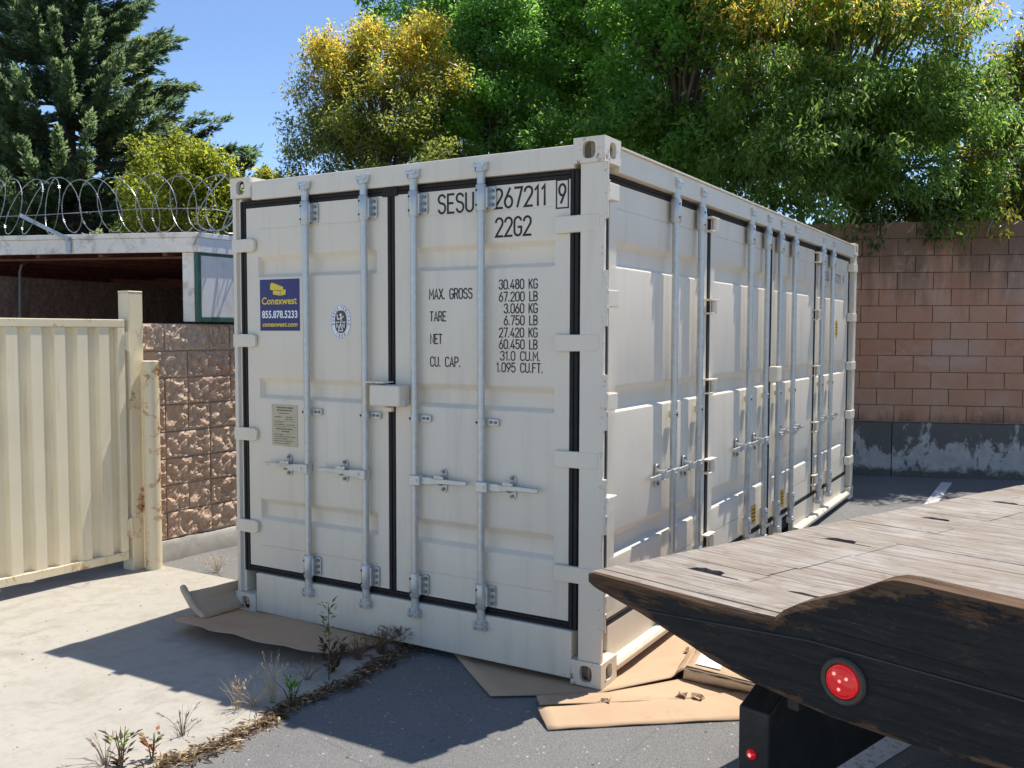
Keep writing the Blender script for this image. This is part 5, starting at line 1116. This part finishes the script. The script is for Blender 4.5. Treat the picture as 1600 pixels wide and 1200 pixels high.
lt = link('scattered_grit', leaves_mesh('scattered_grit', np.stack([xs, y, zz], 1), d, np.tile([0, 0, 1.0], (n, 1)), .006 + .02 * r_.random(n) ** 3, .005 + .008 * r_.random(n), np.where(r_.random((n, 1)) < .5, (.40, .36, .28), (.16, .11, .06)) * (.6 + .6 * r_.random((n, 1)))), None, M['weed'])
tag(lt, 'scattered bits of grit and leaf on the ground', 'grit', kind='stuff')

# ================================================================== FLATBED TRUCK TAIL
TA = np.array([.505, -1.173, .900]); TU = np.array([.959, -.285, 0]); TU /= np.linalg.norm(TU); TV = np.array([-TU[1], TU[0], 0]); SLOPE = -.038
def tp(u_, v_, dz=0.0): return TA + TU * u_ + TV * v_ + np.array([0, 0, SLOPE * v_ + dz])
truck = empty('flatbed_truck', (TA[0], TA[1], 0), 'weathered wooden flatbed truck tail with black beam and red tail lamp, in the right foreground', 'truck')
ang = math.atan2(TU[1], TU[0])
def local(o_):                             # re-express a mesh in the deck's own axes so the wood grain follows the board
    me = o_.data; Mx = Matrix(((TU[0], TV[0], 0, TA[0]), (TU[1], TV[1], 0, TA[1]), (0, 0, 1, TA[2]), (0, 0, 0, 1)))
    me.transform(Mx.inverted()); o_.parent = truck; o_.matrix_parent_inverse = pw(truck).inverted(); o_.matrix_basis = Mx; return o_
holes = {(.205 + .0, .30): 0}
random.seed(31); v_ = .062; pw2 = .186; hv = [.30, 1.21, 2.11, 2.98, 3.88]
edges = [.062]
while edges[-1] < 6.0: edges.append(edges[-1] + pw2)
for h_ in hv:                              # move the nearest board joint onto each keyhole
    i = min(range(len(edges)), key=lambda q: abs(edges[q] - h_)); edges[i] = h_
TH = .045
for i in range(len(edges) - 1):
    a, b = edges[i] + .0002, edges[i + 1] - .0002; hole = any(abs(edges[i] - h_) < 1e-6 for h_ in hv)
    sx = .405 + random.uniform(-.012, .012); dz = random.uniform(-.0015, .0015)
    P = [(0.002, a)]
    if hole: P += [(.172, a), (.180, a + .040), (.205, a + .062), (.238, a + .052), (.262, a + .066), (.292, a + .048), (.300, a + .012), (.372, a + .008), (.374, a)]
    P += [(sx - .002, a), (sx - .002, b), (.002, b)]
    mb = MB(); mb.prism([tp(*q, dz - TH) for q in P], (0, 0, TH)); local(mb.build('deck_board', M['deck'], truck, .0009))
    dz = random.uniform(-.0015, .0015)
    mb = MB(); mb.prism([tp(*q, dz - TH) for q in ([(sx + .001, a)] + ([(.546, a), (.556, a + .016), (.585, a + .030), (.63, a + .024), (.668, a + .034), (.684, a)] if abs(edges[i] - .30) < 1e-6 else []) + [(2.42, a), (2.42, b), (sx + .001, b)])], (0, 0, TH)); local(mb.build('deck_board', M['deck'], truck, .0009))
mb = MB(); mb.prism([tp(u_, v2, -.20) for u_, v2 in ((.80, .096), (2.41, .096), (2.41, 6.0), (.80, 6.0))], (0, 0, .024)); mb.build('subframe_plate', M['blacksteel'], truck)
mb = MB(); mb.prism([tp(u_, v2, -.088) for u_, v2 in ((.17, .09), (.40, .09), (.40, 5.9), (.17, 5.9))], (0, 0, .026)); mb.build('deck_joist', M['oldwood'], truck)
mb = MB(); mb.prism([tp(u_, v2, -.040) for u_, v2 in ((.53, .301), (.70, .301), (.70, .35), (.53, .35))], (0, 0, .022)); mb.build('splintered_wood', M['oldwood'], truck)
# rear nosing board
mb = MB(); mb.prism([tp(.0, .004, -.046), tp(.70, .004, -.046), tp(.70, .060, -.046), tp(.0, .060, -.046)], (0, 0, .045)); local(mb.build('nosing_board', M['deck'], truck, .008, seg=3))
# rear beam: outline in the rear plane (u, z), with finely divided face so the worn edges can be marked
top_ = [(0, .892), (.02, .8985), (.62, .8985), (.69, .901), (.715, .925), (.76, .953), (.90, 1.012), (.985, 1.058), (1.02, 1.069), (1.06, 1.071), (1.35, 1.062), (2.42, 1.045)]
bot_ = [(0, .864), (.02, .853), (.04, .846), (.216, .808), (.401, .757), (.482, .730), (.60, .706), (.725, .690), (.867, .676), (1.08, .672), (1.35, .690), (1.7, .70), (2.42, .70)]
def interp(T_, x): return float(np.interp(x, [q[0] for q in T_], [q[1] for q in T_]))
us = sorted(set([q[0] for q in top_] + [.02 * k for k in range(1, 121)]))
mb = MB(); nv = 14; TB = .090
Pf = []; wear = []
def beam_ring(u_):
    a, b = interp(top_, u_), interp(bot_, u_); ring = []; wr = []
    bump_ = u_ > .70
    for k in range(nv + 1):
        f_ = k / nv; z = a + (b - a) * f_; off = 0
        if k == 0: off = .012
        if k == 1 and not bump_: off = .002
        dtop = a - z; dbot = z - b
        wv = max(1 - dtop / .045, 0) * 1.0 + max(1 - dbot / .028, 0) * .85 + (.55 if u_ < .35 and not bump_ else 0) * (1 - u_ / .35) + (.32 * max(0, 1 - dtop / .10))
        ring.append(tp(u_, -.004 + off, 0) * np.array([1, 1, 0]) + np.array([0, 0, z])); wr.append(min(1, wv))
    return ring, wr
for u_ in us:
    ring, wr = beam_ring(u_); a, b = interp(top_, u_), interp(bot_, u_)
    back = [tp(u_, TB, 0) * np.array([1, 1, 0]) + np.array([0, 0, b + .01]), tp(u_, TB, 0) * np.array([1, 1, 0]) + np.array([0, 0, (a if u_ > .70 else a - .052)])]
    if u_ <= .70: ring = [r0 - np.array([0, 0, .050 * (1 - k / nv)]) * 0 for k, r0 in enumerate(ring)]
    Pf.append(back[1:] + ring + back[:1]); wear.append([.9] + wr + [.6])
mb.grid(Pf, flip=True)
mb.f.append(tuple(range(len(Pf[0])))); mb.f.append(tuple(range(len(mb.v) - len(Pf[0]), len(mb.v)))[::-1])
beam = mb.build('rear_beam', M['beam'], truck, smooth=30)
at = beam.data.attributes.new('wear', 'FLOAT', 'POINT'); at.data.foreach_set('value', np.array(wear).reshape(-1).astype(np.float32)); local(beam)
# dark strip painting the shade of the slot between raised bumper and beam, thin steel strips on the face
def rface(u_, z, d_=0): return tp(u_, -.004 - d_, 0) * np.array([1, 1, 0]) + np.array([0, 0, z])
mb = MB(); mb.prism([rface(.83, .905, .0012), rface(1.24, .898, .0012), rface(1.25, .888, .0012), rface(1.22, .884, .0012), rface(.86, .899, .0012)], -TV * .001); mb.build('slot_shade', M['dark'], truck)
mb = MB(); mb.prism([rface(.25, .822, 0.0), rface(.80, .8665, 0), rface(1.30, .862, 0), rface(2.42, .845, 0), rface(2.42, .838, 0), rface(1.30, .856, 0), rface(.80, .861, 0), rface(.25, .818, 0)], -TV * .004)
mb.build('steel_strip', M['blacksteel'], truck, .001)
# round tail lamp in a rubber grommet
lc = rface(.902, .783); ax_ = -TV
def ringpts(rad_, dep, n=40): return [lc + ax_ * dep + rad_ * (math.cos(2 * math.pi * k / n) * TU + math.sin(2 * math.pi * k / n) * np.array([0, 0, 1])) for k in range(n)]
lamp = MB(); rings = [ringpts(.062, .0005), ringpts(.0625, .008), ringpts(.058, .014), ringpts(.048, .013), ringpts(.044, .005)]
for a, b in zip(rings, rings[1:]):
    lamp.grid([a + a[:1], b + b[:1]])
lo = lamp.build('tail_lamp', M['rubber'], truck, smooth=40)
mb = MB(); rr = [(.0445, .006), (.042, .012), (.034, .016), (.02, .0185), (.004, .0195)]
for (r0, d0_), (r1, d1_) in zip(rr, rr[1:]): a, b = ringpts(r0, d0_), ringpts(r1, d1_); mb.grid([a + a[:1], b + b[:1]])
mb.f.append(tuple(len(mb.v) + k for k in range(40))); mb.v += [tuple(q) for q in ringpts(.004, .0195)]
mb.build('lens', M['lens'], lo, smooth=50)
mb = MB(); rg = [ringpts(.0436, .0055), ringpts(.0436, .0145), ringpts(.0405, .0150), ringpts(.0400, .0125)]
for a, b in zip(rg, rg[1:]): mb.grid([a + a[:1], b + b[:1]])
mb.build('lens_rim', M['lens'], lo, smooth=40)
for du, dz in ((-.020, .018), (.014, .012), (-.004, .002), (-.006, -.020)):
    mb = MB(); c = lc + TU * du + np.array([0, 0, dz]) + ax_ * .0175
    mb.tube([c, c + ax_ * .0022, c + ax_ * .0032], [.0048, .0042, .0018], 8); mb.build('led', M['led'], lo)
# steel under the deck
def ubox(name, u0, u1, v0, v1, z0_, z1_, mat, bevel=.005, parent=truck):
    mb = MB(); P = [tp(u0, v0) * np.array([1, 1, 0]) + np.array([0, 0, z0_]) for _ in (0,)]; o_ = P[0]
    mb.obox(o_, TU * (u1 - u0), TV * (v1 - v0), (0, 0, z1_ - z0_)); return mb.build(name, mat, parent, bevel)
mb = MB(); prof = [(.30, .16), (.30, .478), (.33, .492), (.52, .600), (2.8, .600), (2.8, .16)]
mb.prism([tp(.384, a) * np.array([1, 1, 0]) + np.array([0, 0, b]) for a, b in prof], TU * .112); sg = mb.build('side_guard', M['blacksteel'], truck, .008, seg=3)
mb = MB(); c = tp(.437, .299) * np.array([1, 1, 0]) + np.array([0, 0, .333]); mb.tube([c, c + ax_ * .006, c + ax_ * .012, c + ax_ * .014], [.0165, .0165, .011, .003], 16); mk = mb.build('marker_lamp', M['lens'], sg, smooth=50)
mb = MB(); mb.tube([c + ax_ * .0135, c + ax_ * .0155], [.006, .003], 8); mb.build('led', M['led'], mk)
ubox('hanger', .535, .575, .34, .40, .50, .86, M['blacksteel']); ubox('cross_member', .50, 1.1, .42, .50, .54, .60, M['blacksteel']); 
ubox('cross_member', .9, 2.37, .12, .20, .74, .82, M['blacksteel'])
for u0 in (1.15, 1.75): ubox('frame_rail', u0, u0 + .09, .25, 5.9, .60, .78, M['blacksteel'])
for u0 in (.50, 1.62):                      # rear wheels
    c = tp(u0, 2.1) * np.array([1, 1, 0]) + np.array([0, 0, .40]); mb = MB()
    mb.tube([c, c + TU * .03, c + TU * .24, c + TU * .27], [.37, .42, .42, .37], 28); wh = mb.build('wheel', M['rubber'], truck, smooth=40)
    mb = MB(); mb.tube([c - TU * .006, c + TU * .276], .22, 20); mb.build('rim', M['blacksteel'], wh, smooth=40)
